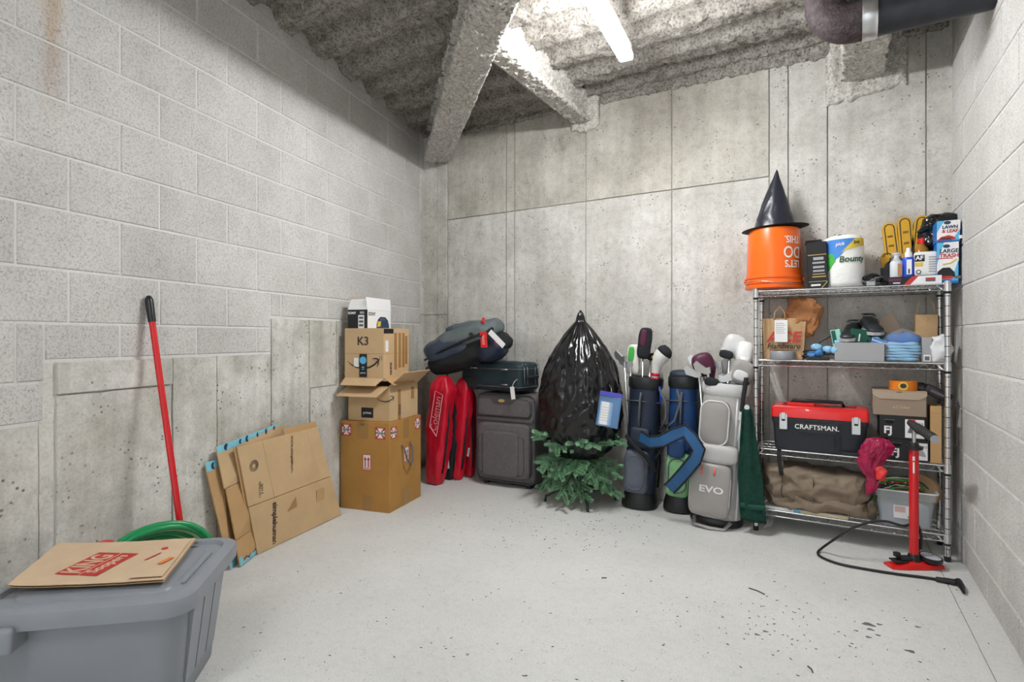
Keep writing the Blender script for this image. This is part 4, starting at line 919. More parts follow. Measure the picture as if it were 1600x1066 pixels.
# clubs: each stands in its bag with a shaft and a head or a cover
satin = mat('satin_steel', (.70, .71, .72), .42, .9)
def club(label, top, foot, head, hm, hm2=None, roll=0, cat='golf club'):
    top, foot = Vector(top), Vector(foot); d = (top-foot).normalized()
    t = thing('golf_club', label, cat, foot, 0, 'golf clubs in the bags')
    rel_ = top-foot
    MB().tube([(0, 0, 0), rel_*.25, rel_], [.0105, .009, .0048], 8).build('shaft', steel, t, 180)
    ez = d; ex_ = Vector((math.cos(R(roll)), math.sin(R(roll)), 0)); ex_ = (ex_-ez*ex_.dot(ez)).normalized(); ey = ez.cross(ex_)
    M = Matrix(((ex_.x, ey.x, ez.x, rel_.x), (ex_.y, ey.y, ez.y, rel_.y), (ex_.z, ey.z, ez.z, rel_.z), (0, 0, 0, 1)))
    if head == 'iron':
        MB().prism([(-.012, -.012), (.012, -.018), (.062, .0), (.07, .03), (.055, .045), (.01, .012), (-.010, .018)], -.006, .006, 0, M @ T(0, 0, -.005, rx=90, s=1.25)).build('club_head', hm, t, 40)
        MB().lathe([(.0075, -.06), (.0075, .0)], 10, 0, M).build('hosel', hm, t, 40)
    elif head == 'cover':                                 # long padded wood cover leaning over
        MB().tube([(0, 0, -.13), (0, 0, -.06), (.006, 0, -.01), (.022, 0, .035), (.04, 0, .065), (.055, 0, .085), (.06, 0, .09)], [.022, .026, .036, .05, .05, .034, .006], 16, 0, M).build('head_cover', hm, t, 180)
        if hm2:
            MB().tube([(.038, 0, .062), (.05, 0, .080), (.062, 0, .094), (.068, 0, .10)], [.0515, .048, .034, .006], 16, 0, M).build('cover_toe', black_c, t, 180)
            for k_ in range(2): MB().lathe([(.0245, -.118+k_*.03), (.029, -.113+k_*.03), (.029, -.105+k_*.03), (.0255, -.10+k_*.03)], 16, 0, M).build('cover_stripe', hm2, t, 180)
    elif head == 'bigcover':
        MB().soft(.125, .095, .14, 3, 12, 0, M @ T(.02, 0, -.05, ry=18), lambda q, u: .003*ridge(q, 14)).build('head_cover', hm, t, 180)
        if hm2: MB().soft(.08, .03, .06, 3, 8, 0, M @ T(.03, -.045, -.03, ry=18)).build('cover_panel', hm2, t, 180)
        MB().tube([(0, 0, -.15), (0, 0, -.06), (.005, 0, 0)], [.022, .026, .04], 14, 0, M).build('cover_neck', hm, t, 180)
    elif head == 'ironcover':
        MB().soft(.085, .034, .05, 3, 10, 0, M @ T(.025, 0, -.03, ry=-8)).build('iron_cover', hm, t, 180)
        if hm2: MB().soft(.06, .036, .028, 3, 8, 0, M @ T(.03, -.003, -.02, ry=-8)).build('cover_window', hm2, t, 180)
    elif head == 'boot':                                  # tall folded putter cover
        MB().soft(.085, .06, .20, 4, 12, 0, M @ T(0, 0, -.16, ry=6), lambda q, u: .003*ridge(q, 14)).build('head_cover', hm, t, 180)
        if hm2: MB().soft(.04, .02, .11, 3, 8, 0, M @ T(-.005, -.026, -.08, ry=6)).build('cover_panel', hm2, t, 180)
    elif head == 'grip':
        MB().tube([(0, 0, -.24), (0, 0, 0)], [.010, .014], 12, 0, M).build('grip', hm, t, 60)
        if hm2: MB().tube([(0, 0, -.25), (0, 0, -.20)], [.012, .0125], 12, 0, M).build('grip_band', hm2, t, 60)
    return t
L1 = gb1.location
def in1(px, py, y): return pl(px, py, y)
f1 = lambda dx, dy: (L1.x+dx, L1.y+dy, .14)
club('iron club with bare chrome head, leftmost in the navy bag', pl(975, 560, 3.50), f1(-.05, .0), 'iron', satin, roll=150)
club('iron club with bare chrome head between navy bag rim and white green cover', pl(985, 568, 3.52), f1(-.03, -.03), 'iron', satin, roll=170)
club('white and green head cover standing behind the irons of the navy bag', pl(987, 548, 3.59), f1(-.03, .05), 'boot', mat('ivory_vinyl', (.75, .74, .68), .5), green_pr, 10)
club('tall black and maroon putter cover rising highest from the navy bag', pl(1005, 522, 3.56), f1(.0, .02), 'boot', black_c, maroon, 20)
club('white knit head cover with red stripes and black toe leaning right in the navy bag', pl(1026, 566, 3.52), f1(.02, -.02), 'cover', mat('white_knit', (.72, .71, .69), .85, bump=.4, bs=200), red_cloth, 5)
club('small yellow and black head cover in the back of the navy bag', pl(1016, 556, 3.62), f1(.03, .05), 'ironcover', black_c, yellow_pr, 30)
L3 = gb3.location; f3 = lambda dx, dy: (L3.x+dx+.01, L3.y+dy, .10)
club('big pale grey driver cover, tallest in the silver golf bag', pl(1136, 545, 3.57), f3(.0, .04), 'bigcover', silver_l, None, 20)
club('black oval mallet cover in front of the pale driver cover', pl(1140, 553, 3.50), f3(.02, .0), 'ironcover', black_c, grey_d, 160)
club('white padded cover leaning right out of the silver golf bag', pl(1163, 558, 3.50), f3(.05, .0), 'bigcover', white_p, silver_d, 100)
club('maroon head cover on the left of the silver golf bag', pl(1110, 574, 3.53), f3(-.05, .02), 'bigcover', maroon, None, 200)
club('grey lettered cover at the front right of the silver golf bag', pl(1146, 585, 3.46), f3(.05, -.04), 'bigcover', silver_d, silver_l, 10)
for px_, py_2, y_, rl, lb in ((1092, 583, 3.46, 175, 'chrome iron head, leftmost in the silver golf bag'), (1106, 578, 3.42, 165, 'chrome iron head under the maroon cover in the silver bag'), (1127, 590, 3.42, 10, 'chrome iron head at the front middle of the silver bag')):
    club(lb, pl(px_, py_2, y_), f3((px_-1115)*.0015, -.05), 'iron', satin, roll=rl)
for px_, py_2, y_, rl, lb in ((1098, 566, 3.56, 190, 'chrome iron head at the back left of the silver bag'), (1124, 568, 3.54, 170, 'chrome iron head between the maroon cover and the black mallet cover'), (1154, 572, 3.55, 20, 'chrome iron head behind the grey lettered cover')):
    club(lb, pl(px_, py_2, y_), f3((px_-1118)*.0015, .02), 'iron', satin, roll=rl)
club('black iron cover with chrome window at the front of the silver bag', pl(1118, 596, 3.40), f3(.0, -.06), 'ironcover', black_c, chrome, 175)
club('black upside-down grip with red band at the right of the silver bag', pl(1172, 566, 3.50), f3(.075, -.03), 'grip', black_r, red_p)
club('black grip with white band at the far right of the silver bag', pl(1166, 590, 3.42), f3(.07, -.06), 'grip', black_r, white_p)
# towel on the side of the cart bag
p = pl(1167, 640, 3.36)
tw_ = thing('golf_towel', 'dark green golf towel hanging between the silver bag and the shelf', 'towel', (p.x, 3.36, 0))
z1 = p.z
MB().sheet(lambda u, v: ((u-.5)*(.045+.085*min(1, v*1.6))+.012*v*v+.02*v, .016*math.sin(u*9)*(1-v*.6)+.008*fr((u*3, v*2, 0), 2), z1-v*(z1-.075)), 16, 34, .008).build('towel_cloth', green_c, tw_, 180)
MB().sheet(lambda u, v: ((u-.5)*.131+.012*.9+.02, -.0055+.016*math.sin(u*9)*.45, .175-v*.03), 12, 2, .004).build('towel_band', mat('green_band', (.012, .075, .052), .9), tw_, 180)
MB().lathe([(.010, -.002), (.014, -.002), (.014, .002), (.010, .002)], 16, 0, T(0, 0, z1+.012, rx=90)).build('grommet', steel, tw_, 40)

# ---------------- chrome wire shelving
SX0, SX1, SY0, SY1 = -.444, .430, 3.465, 3.725
SZ = (.13, .475, .98, 1.375)
shelf = thing('wire_shelving', 'four-tier chrome wire shelving unit in the right back corner', 'shelf', (0, 0, 0))
for x in (SX0, SX1):
    for y in (SY0, SY1):
        po = MB().tube([(x, y, .02), (x, y, SZ[3]+.012)], .0127, 16).build('post', chrome, shelf, 40)
        MB().lathe([(.0135, 0), (.0145, .004), (.0145, .02), (.013, .026)], 16, 0, T(x, y, 0)).build('foot', black_p, po, 40)
        mb = MB()
        for k in range(26): mb.lathe([(.0128, .06+k*.05), (.0131, .062+k*.05), (.0128, .064+k*.05)], 12, 0, T(x, y, 0))
        mb.build('groove_rings', dark_metal, po, 40)
for z in SZ:
    mb = MB()
    for zz, r_ in ((z-.003, .0032), (z-.034, .0028)):
        for a, b in (((SX0, SY0), (SX1, SY0)), ((SX0, SY1), (SX1, SY1)), ((SX0, SY0), (SX0, SY1)), ((SX1, SY0), (SX1, SY1))): mb.tube([(*a, zz), (*b, zz)], r_*1.15, 6)
    so = mb.build('shelf', chrome, shelf, 60)
    mb = MB(); n = 34
    for y in (SY0, SY1): mb.tube([(SX0+.02+(SX1-SX0-.04)*k/n, y, z-.005 if k % 2 else z-.032) for k in range(n+1)], .0026, 5)
    for x in (SX0, SX1): mb.tube([(x, SY0+.02+(SY1-SY0-.04)*k/10, z-.005 if k % 2 else z-.032) for k in range(11)], .0021, 5)
    mb.build('truss_wire', chrome, so, 60)
    mb = MB()
    for k in range(1, 36): x = SX0+(SX1-SX0)*k/36; mb.tube([(x, SY0, z-.0015), (x, SY1, z-.0015)], .0017, 5)
    for k in (1, 2): y = SY0+(SY1-SY0)*k/3; mb.tube([(SX0, y, z-.006), (SX1, y, z-.006)], .0028, 6)
    mb.build('deck_wires', chrome, so, 60)
    for x in (SX0, SX1):
        for y in (SY0, SY1):
            MB().lathe([(.0135, z-.042), (.0175, z-.04), (.016, z+.004), (.0135, z+.005)], 16, 0, T(x, y, 0)).build('collar', chrome, so, 40)
            MB().lathe([(.0135, z-.052), (.0150, z-.05), (.0150, z-.042)], 14, 0, T(x, y, 0)).build('sleeve_clip', black_p, so, 40)
TOPS = [z+.0008 for z in SZ]
def X(px, b=3.5): return pl(px, 527, b).x
def bx_thing(name, label, cat, x0, x1, y0, y1, z, h_, m, rz=0, r=.002, group=None, ry=0):
    t = thing(name, label, cat, ((x0+x1)/2, (y0+y1)/2, z), rz, group, 0, ry); hx, hy = (x1-x0)/2, (y1-y0)/2
    MB().rbox(-hx, hx, -hy, hy, 0, h_, r, 1).build('carton', m, t)
    return t, T(0, -hy-.0003, 0) @ FRONT, hx, hy

# ===== top shelf
zt = TOPS[3]+.013
by = 3.592; bxx = X(1209, by)
t = thing('bucket', 'upside-down bright orange plastic bucket on the top shelf', 'bucket', (bxx, by, zt))
MB().lathe([(.140, .0), (.156, .001), (.158, .012), (.151, .014), (.151, .026), (.157, .028), (.157, .040), (.150, .042), (.150, .056), (.155, .058), (.155, .072), (.147, .074), (.143, .19), (.138, .335), (.134, .345), (.10, .348), (0, .346)], 56).build('bucket_wall', orange_p, t, 40)
MB().tube([(-.157, -.02, .05), (-.14, -.10, .045), (-.03, -.163, .035), (.08, -.142, .022), (.15, -.055, .03)], .0025, 6).build('wire_bail', steel, t, 180)
for s_ in (-1, 1): MB().lathe([(.015, 0), (.013, .008)], 14, 0, T(s_*.152, -.015, .05, ry=s_*90)).build('bail_ear', orange_p, t, 40)
Mz = Matrix.Rotation(R(40), 4, 'Z')
for s_, z, sz in (("LET'S", .125, .056), ('DO', .192, .092), ('THIS.', .262, .056)):
    o = text(s_, sz, Matrix.Identity(4), mat('cream_print', (.86, .78, .70), .5), t, wrap=.1475-.022*max(0, z-.09), bold=.001, sx=.8)
    o.data.transform(Matrix.Rotation(R(48), 4, 'Z') @ T(0, 0, z+.01) @ Matrix.Rotation(PI, 4, 'Y') @ Matrix.Rotation(0, 4, 'Z'))
t = thing('witch_hat', 'black satin witch hat sitting on the orange bucket', 'hat', (bxx+.005, by-.005, zt+.3485), 0, None, 0, -3)
MB().lathe([(.0, .0), (.10, .0), (.178, .0045), (.180, .0065), (.12, .008), (.09, .01)], 56, 0, T(0, 0, 0), 1.0, .80, lambda a, z: .02*math.sin(a*3)).build('brim', mat('black_felt', (.012, .012, .014), .75), t, 60)
prof = [(.112, .006), (.108, .02), (.098, .06), (.084, .11), (.068, .16), (.054, .20), (.042, .235), (.030, .27), (.018, .30), (.009, .332), (.0, .352)]
fine = []
for (a, b), (c, d) in zip(prof[:-1], prof[1:]):
    for q_ in range(3): fine.append((a+(c-a)*q_/3, b+(d-b)*q_/3))
fine.append(prof[-1]); mb = MB(); mb.lathe(fine, 44, 0, None, 1, .9, lambda a, z: .07*ridge((math.cos(a)*2, math.sin(a)*2, z*11), 1.2)-.03)
for i, v in enumerate(mb.v): mb.v[i] = v+Vector((.028*(v.z/.33)**1.5, 0, 0))
mb.build('crown', mat('black_satin', (.02, .022, .032), .33, bump=.25, bs=25), t, 60)
zt = TOPS[3]
t, Fm, hx, hy = bx_thing('tall_box', 'tall black box with gold lettering next to the orange bucket', 'box', X(1262, 3.5), X(1293, 3.5), 3.50, 3.60, zt+.003, .255, black, 4, .002, None, -2)
for z, h_, w_ in ((.182, .004, .09), (.035, .003, .09)): plate(-w_/2, w_/2, z, z+h_, Fm, gold, t, 'gold_rule')
for z, w_, h_ in ((.155, .05, .016), (.135, .06, .010), (.110, .055, .012), (.09, .055, .01), (.075, .06, .005), (.06, .066, .006)): plate(-w_/2+.006, w_/2+.006, z, z+h_, Fm, grey_box if z > .08 else gold, t, 'printed_line')
plate(-.034, .012, .012, .022, Fm, white, t, 'printed_line'); MB().prism([(.02, .0), (.046, .03), (.046, .036), (.014, .0)], 0, .0006, 0, Fm).build('gold_rule', gold, t)
flap('top_flap', T(-.01, hy, .255, rx=70), .09, .08, .03, black, t, .002)
# paper towel pack
bc = (X(1320, 3.585), 3.585); t = thing('paper_towel_pack', 'wrapped white paper towel roll pack with green and blue print', 'paper towels', (bc[0], bc[1], zt+.002), 0, None, 0, -2)
rt = .098
MB().lathe([(.0, .0), (.07, .001), (.090, .008), (.098, .03), (.098, .255), (.09, .278), (.06, .288), (.025, .292), (0, .285)], 40, 0, None, 1, .9, lambda a, z: .02*noise.noise(Vector((math.cos(a)*3, math.sin(a)*3, z*20)))).build('wrapped_roll', mat('towel_wrap', (.82, .82, .80), .35, bump=.3, bs=40), t, 60)
MB().sheet(lambda u, v: ((u-.5)*.07+.0, (v-.5)*.05, .289+.012*math.sin(u*5)), 6, 4, .003).build('wrap_gather', mat('towel_wrap', (.82, .82, .80), .35), t, 180)
def cyl_patch(poly, m, par, nm, r0=rt, off=.003, sy=.9):
    """Print on the wrap: poly in (angle in degrees from the front, height)."""
    bm = bmesh.new(); vs_ = [bm.verts.new((a*.0017, z, 0)) for a, z in poly]; bm.faces.new(vs_); bmesh.ops.triangulate(bm, faces=bm.faces[:])
    bmesh.ops.subdivide_edges(bm, edges=bm.edges[:], cuts=5, use_grid_fill=True)
    for v in bm.verts:
        a = R(v.co.x/.0017); v.co = Vector(((r0+off)*math.sin(a), -(r0+off)*math.cos(a)*sy, v.co.y))
    return MB().bm(bm).build(nm, m, par, 180)
cyl_patch([(-75, .262), (35, .262), (-10, .17), (-75, .09)], lightblue_pr, t, 'blue_print'); cyl_patch([(35, .262), (70, .262), (70, .225), (5, .20), (-8, .185)], yellow_pr, t, 'yellow_print', off=.0034)
cyl_patch([(-75, .20), (-30, .185), (-22, .15), (-52, .08), (-46, .03), (-75, .01)], green_pr, t, 'green_print', off=.0036); cyl_patch([(-58, .185), (-45, .185), (-42, .17), (-55, .165)], pink_pr, t, 'flower_print', off=.004)
o = text('Bounty', .046, Matrix.Identity(4), mat('dark_green_print', (.03, .10, .05), .5), t, wrap=.1025, bold=.0008, shear=.15); o.data.transform(Matrix.Diagonal((1, .9, 1, 1)) @ Matrix.Rotation(R(24), 4, 'Z') @ T(0, 0, .15))
o = text('pick', .026, Matrix.Identity(4), white, t, wrap=.1035, bold=.0004, shear=.15); o.data.transform(Matrix.Diagonal((1, .9, 1, 1)) @ Matrix.Rotation(R(-8), 4, 'Z') @ T(0, 0, .235))
o = text('2=5', .022, Matrix.Identity(4), ink, t, wrap=.1035, bold=.0008); o.data.transform(Matrix.Diagonal((1, .9, 1, 1)) @ Matrix.Rotation(R(38), 4, 'Z') @ T(0, 0, .238))
# cable heap
t = thing('cable_heap', 'tangled black cables beside the paper towels on the top shelf', 'cable', (X(1364, 3.54), 3.54, zt))
rnd = random.Random(3)
for k in range(6):
    r0 = rnd.uniform(.025, .05); pts = [(r0*1.15*math.cos(a)+rnd.uniform(-.004, .004), r0*math.sin(a), .010+.009*k+.012*math.sin(a*2+k)) for a in [2*PI*i/18 for i in range(22)]]
    MB().tube(pts, .0045, 6).build('cable_loop', grey_d if k % 3 == 0 else black_r, t, 180)
MB().rbox(-.03, .01, -.045, -.015, .003, .03, .005).build('plug', grey_box, t)
# foam hand
hb_ = 3.69; t = thing('foam_hand', 'yellow foam hand with three raised fingers behind the bottles', 'foam hand', (X(1414, hb_), hb_, zt+.002))
def capsule(x0, z0, x1, z1, r_, n=10):
    a0 = math.atan2(z1-z0, x1-x0); out = []
    for k in range(n+1): a = a0-PI/2+PI*k/n; out.append((x1+r_*math.cos(a), z1+r_*math.sin(a)))
    for k in range(n+1): a = a0+PI/2+PI*k/n; out.append((x0+r_*math.cos(a), z0+r_*math.sin(a)))
    return out
MB().rbox(-.075, .10, -.018, .018, .0, .165, .012, 3).build('palm', foam_y, t, 50)
fp = lambda a, b: (pl(a, b, hb_).x-t.location.x, pl(a, b, hb_).z-t.location.z)
for (a, b), (c, d) in ((((1394, 398)), (1389, 358)), (((1417, 396)), (1413, 349)), (((1434, 396)), (1440, 347))):
    p0, p1_ = fp(a, b), fp(c, d)
    f_ = MB().prism(capsule(*p0, *p1_, .033), -.02, .02, 0, FRONT).build('finger', foam_y, t)
    cp = capsule(*p0, *p1_, .022); MB().tube([(x, -.0205, z) for x, z in cp[:11]+cp[11:12]+cp[-1:][:0]], .0026, 5).build('finger_outline', ink, f_)
    MB().tube([(cp[0][0], -.0205, cp[0][1]), (cp[-1][0], -.0205, cp[-1][1])], .0026, 5).build('finger_outline', ink, f_)
    for q_ in (.30, .34, .66, .70):
        mx_, mz_ = p0[0]+(p1_[0]-p0[0])*q_, p0[1]+(p1_[1]-p0[1])*q_; MB().tube([(mx_-.012, -.0205, mz_-.001), (mx_+.012, -.0205, mz_+.002)], .0018, 5).build('knuckle_line', ink, f_)
p0, p1_ = fp(1388, 420), fp(1386, 402); f_ = MB().prism(capsule(*p0, *p1_, .030), -.022, .018, 0, FRONT).build('finger', foam_y, t)
MB().tube([(x, -.0225, z) for x, z in capsule(*p0, *p1_, .019)[:11]], .0026, 5).build('finger_outline', ink, f_)
t = thing('black_pouch', 'slumped black cloth pouch in front of the foam hand', 'pouch', (X(1397, 3.62), 3.62, zt)); MB().soft(.11, .06, .155, 3, 14, 0, None, lambda q, u: .010*ridge(q, 14)-(.02 if q.x < -.02 and q.z > .03 else 0)).build('pouch_body', black_c, t, 180)
MB().tube([(-.03, -.02, .13), (0, -.03, .155), (.03, -.02, .14)], .004, 6).build('drawcord', black_r, t, 180)
# flat tool box the bottles stand on
t, Fm, hx, hy = bx_thing('flat_box', 'flat black, red and white box lying under the bottles', 'box', X(1389, 3.47), X(1463, 3.47), 3.475, 3.575, zt, .042, black)
MB().prism([(-.01, 0), (.12, 0), (.12, .042), (.025, .042)], 0, .0005, 0, Fm).build('white_print', white, t); MB().prism([(-.035, 0), (-.008, 0), (.027, .042), (.0, .042)], 0, .0007, 0, Fm).build('red_print', red_print, t)
plate(-.10, -.045, .02, .034, Fm, mat('wine_print', (.12, .02, .06), .5), t, 'printed_line'); plate(-.08, -.05, .008, .013, Fm, white, t, 'printed_line'); plate(.055, .095, .012, .032, Fm @ T(z=.0006), grey_d, t, 'printed_picture'); plate(.06, .09, .02, .03, Fm @ T(z=.0013), red_print, t, 'printed_picture')
zf = zt+.0425
t = thing('foam_bottle', 'small white foam pump bottle with clear cap', 'bottle', (X(1401, 3.50), 3.515, zf))
MB().lathe([(0, 0), (.024, 0), (.026, .004), (.026, .075), (.02, .088), (.013, .092), (.013, .10)], 24, 0, None, 1.1, .8).build('bottle_body', mat('frosted_plastic', (.62, .66, .68), .3), t, 40)
MB().lathe([(.0225, .083), (.0225, .13), (.02, .134), (0, .134)], 24, 0, None, 1.05, .9).build('clear_cap', clear_b, t, 40); MB().lathe([(.010, .095), (.010, .118), (.016, .12), (.016, .126), (0, .127)], 16).build('pump', white_p, t, 40)
MB().box(.004, .022, -.0222, -.020, .01, .07).build('side_label', mat('copper_print', (.42, .20, .10), .5), t)
t = thing('blue_bottle', 'bright blue bottle with a white nozzle among the cleaning bottles', 'bottle', (X(1420, 3.50), 3.515, zf))
MB().lathe([(0, 0), (.026, 0), (.028, .004), (.028, .085), (.024, .10), (.014, .105), (.014, .11)], 24, 0, None, 1.05, .75).build('bottle_body', blue_p, t, 40)
MB().lathe([(.0165, .10), (.0165, .125), (.011, .132), (.009, .15), (0, .151)], 20).build('nozzle_cap', white_p, t, 40); MB().box(-.010, .012, -.0222, -.0205, .012, .088).build('bottle_label', white, t); MB().box(-.003, .004, -.0226, -.0221, .016, .04).build('barcode', ink, t)
t = thing('spray_jug', 'squat white chemical jug with a black label beside the blue bottle', 'jug', (X(1446, 3.515), 3.53, zf))
MB().soft(.098, .062, .125, 9, 12).build('jug_body', white_p, t, 180); plate(-.046, -.005, .075, .108, T(0, -.0315, 0) @ FRONT, black, t, 'label_block'); text('AF', .028, T(-.026, -.0325, .092) @ FRONT, white, t, bold=.001)
plate(-.046, -.012, .05, .07, T(0, -.0315, 0) @ FRONT, yellow_pr, t, 'label_block'); MB().disc(.011, 0, .0008, 20, 0, T(-.03, -.0318, .022) @ FRONT).build('label_mark', ink, t); MB().disc(.007, .0009, .0014, 16, 0, T(-.03, -.0318, .022) @ FRONT).build('label_mark', white, t)
for k in range(7): plate(.012, .045, .02+k*.012, .026+k*.012, T(0, -.0315, 0) @ FRONT, grey_box, t, 'label_line')
t = thing('amber_bottle', 'amber plastic bottle with a red cap behind the white jug', 'bottle', (X(1441, 3.60), 3.62, zt+.0005))
MB().lathe([(0, 0), (.034, 0), (.036, .005), (.036, .15), (.030, .195), (.016, .215), (.014, .23)], 26).build('bottle_body', amber, t, 40); MB().lathe([(.017, .222), (.018, .226), (.017, .25), (0, .251)], 20).build('cap', red_p, t, 40); MB().lathe([(.0365, .11), (.0372, .115), (.0372, .165), (.034, .175)], 26).build('label_sleeve', mat('amber_label', (.55, .36, .12), .5), t, 40)
# bin liner boxes
def liner_box(label, x0, x1, y0, y1, z, h_, lines, seed, rz=0):
    t, Fm, hx, hy = bx_thing('bin_liner_box', label, 'box', x0, x1, y0, y1, z, h_, blue_box, rz, .0015, 'bin liner boxes on the top shelf')
    MB().prism([(-hx, h_*.45), (-hx*.35, h_), (hx, h_), (hx, h_*.55), (hx*.45, h_*.10), (-hx, h_*.10)], 0, .0005, 0, Fm).build('white_print', white, t)
    MB().prism([(hx*.95, h_*.55), (hx*.95, h_*.06), (hx*.30, h_*.06)], 0, .0006, 0, Fm @ T(z=.0003)).build('cyan_print', cyan_box, t); MB().prism([(-hx, h_*.46), (-hx, h_), (-hx*.38, h_)], 0, .0006, 0, Fm @ T(z=.0003)).build('cyan_print', cyan_box, t)
    for i, (s_, z, sz) in enumerate(lines): text(s_, sz, Fm @ T(hx*.12, z, .0012), red_print if i else navy_print, t, bold=.0007, sx=.95)
    MB().disc(.011, .0006, .0014, 18, 0, Fm @ T(-.005, h_*.90, 0), 1.3, .8).build('round_logo', navy_print, t)
    return t, Fm, hx, hy
t, Fm, hx, hy = liner_box('tall blue and white LARGE TRASH bag box at the right end of the top shelf', X(1464, 3.48), X(1500, 3.48)-.004, 3.485, 3.62, zt, .205, (('LARGE', .160, .026), ('TRASH', .137, .026)), 0)
MB().prism([(-.045, .03), (-.04, .06), (-.02, .078), (.008, .078), (.026, .055), (.03, .03)], .0008, .0014, 0, Fm).build('bag_picture', black, t); plate(-.04, .02, .022, .036, Fm @ T(z=.0015), red_print, t, 'printed_line'); plate(.026, .05, .022, .036, Fm @ T(z=.0015), grey_d, t, 'printed_line')
MB().tube([(-.02, .095, .001), (.01, .10, .001), (.035, .12, .001)], .003, 5, 0, Fm).build('drawstring_print', yellow_pr, t); plate(-.05, .02, .122, .126, Fm @ T(z=.001), red_print, t, 'printed_line')
t, Fm, hx, hy = liner_box('small blue and white LAWN & LEAF bag box on top of the tall box', X(1463, 3.48), X(1503, 3.48)-.008, 3.48, 3.60, zt+.206, .105, (('LAWN', .072, .022), ('& LEAF', .052, .022)), 1, 2)
MB().prism([(-.045, .008), (-.03, .025), (.0, .032), (.02, .024), (.03, .01)], .0008, .0014, 0, Fm).build('leaf_picture', red_print, t); plate(-.03, .01, .012, .02, Fm @ T(z=.0016), ink, t, 'printed_line'); plate(.04, .054, .012, .028, Fm @ T(z=.001), white, t, 'printed_icon')
t = thing('plastic_bag', 'crumpled black plastic bag draped over the bag boxes', 'plastic bag', (X(1466, 3.60), 3.625, zt+.20)); 
MB().soft(.15, .05, .16, 2.6, 18, 0, T(0, 0, 0, ry=10), lambda q, u: .018*ridge(q, 16)+.008*ridge(q, 40)).build('bag_film', poly_black, t, 60)
MB().tube([(-.05, -.02, .10), (-.075, -.035, .085), (-.09, -.04, .08)], [.02, .012, .003], 8).build('bag_corner', poly_black, t, 60)

# ===== second shelf
z2 = TOPS[2]
def paper_sack(name, label, x0, x1, y0, y1, z, h_, m, group=None, rz=0):
    t = thing(name, label, 'paper bag', ((x0+x1)/2, (y0+y1)/2, z), rz, group); hx, hy = (x1-x0)/2, (y1-y0)/2; mb = MB()
    lo = [[(a*(1+.02*k_)+.004*fr((a*9, b*9, k_), 2), b*(1-.15*k_/6)+.006*noise.noise(Vector((a*20, b*20, k_*.7))), h_*k_/6) for a, b in rrect(hx, hy, .006, 2)] for k_ in range(7)]
    loft(mb, lo, cap1=False); n_ = len(lo[0]); loft(mb, [[(a*.985, b*.97, z_) for a, b, z_ in lo[6]], [(a*.985, b*.97, z_) for a, b, z_ in lo[1]]], cap0=False, cap1=False)
    mb.build('sack', m, t, 30); return t, T(0, -hy-.003, 0) @ FRONT, hx, hy
t, Fm, hx, hy = paper_sack('hardware_bag', 'brown printed paper bag with a white receipt on the second shelf', X(1193, 3.50), X(1255, 3.50), 3.53, 3.66, z2, .235, paper_bag)
text('ACE', .085, Fm @ T(0, .125, .004), red_print, t, bold=.002, shear=.15, sx=1.1); text('Hardware', .042, Fm @ T(0, .075, .004), ink, t, bold=.001, shear=.2)
plate(-.07, .08, .050, .053, Fm @ T(z=.003), ink, t, 'printed_line'); plate(-.06, .06, .040, .043, Fm @ T(z=.003), ink, t, 'printed_line')
for k in range(9): plate(-.095+k*.023, -.093+k*.023, .0, .235, Fm @ T(z=.0022), tape_b, t, 'printed_stripe', .0003)
plate(-.045, .022, .10, .225, Fm @ T(z=.010, ry=0, rx=2), white, t, 'receipt')
for k in range(6): plate(-.038, .01-.007*(k % 2), .15+k*.011, .153+k*.011, Fm @ T(z=.0112, rx=2), grey_box, t, 'receipt_line', .0003)
MB().tube([(-.05, -hy, .225), (-.045, -hy-.004, .27), (-.02, -hy-.004, .30), (.005, -hy-.004, .27), (.01, -hy, .225)], .004, 6).build('rope_handle', paper_bag, t, 180)
t = thing('crumpled_bag', 'crumpled reddish brown paper stuffed in the top of the hardware bag', 'paper bag', (X(1247, 3.56), 3.59, z2+.15)); MB().soft(.17, .075, .19, 3, 18, 0, T(0, 0, 0, ry=14), lambda q, u: .016*ridge(q, 18)+.008*ridge(q, 45)).build('crumple', mat('red_brown_paper', (.36, .15, .055), .8), t, 30)
t = thing('tape_roll', 'wide silver grey tape roll lying at the front of the second shelf', 'tape', (X(1222, 3.475), 3.50, z2)); MB().lathe([(.040, .0), (.064, .0), (.066, .003), (.066, .045), (.064, .048), (.040, .048), (.040, 0)], 40).build('tape_winding', tape_grey, t, 40); MB().lathe([(.037, .0005), (.0395, .0005), (.0395, .0475), (.037, .0475), (.037, .0005)], 32).build('core', kraft, t, 40)
t = thing('charger_heap', 'black charger cables tangled with blue cloth strips next to the tape roll', 'cable', (X(1280, 3.50), 3.52, z2)); rnd = random.Random(8)
for k in range(7):
    cx_ = rnd.uniform(-.05, .05); r0 = rnd.uniform(.022, .042); MB().tube([(cx_+r0*1.3*math.cos(a), r0*.8*math.sin(a), .007+.006*k+.012*math.sin(a+k)**2) for a in [2*PI*i/16 for i in range(18)]], .0034, 6).build('cable_loop', black_r, t, 180)
for k in range(6): MB().soft(.045, .035, .03, 2.5, 8, 0, T(rnd.uniform(-.05, .08), rnd.uniform(-.02, .02), rnd.uniform(.012, .06), rz=40*k), lambda q, u: .007*ridge(q, 30)).build('cloth_strip', pale_blue if k % 2 else mat('mid_blue_cloth', (.06, .22, .5), .7), t, 180)
MB().rbox(-.06, .05, -.045, -.02, .002, .018, .004).build('charger_block', black_p, t); MB().tube([(-.03, .02, .03), (-.01, .03, .09), (.05, .05, .13), (.09, .05, .15)], .003, 6).build('cable_loop', black_r, t, 180)
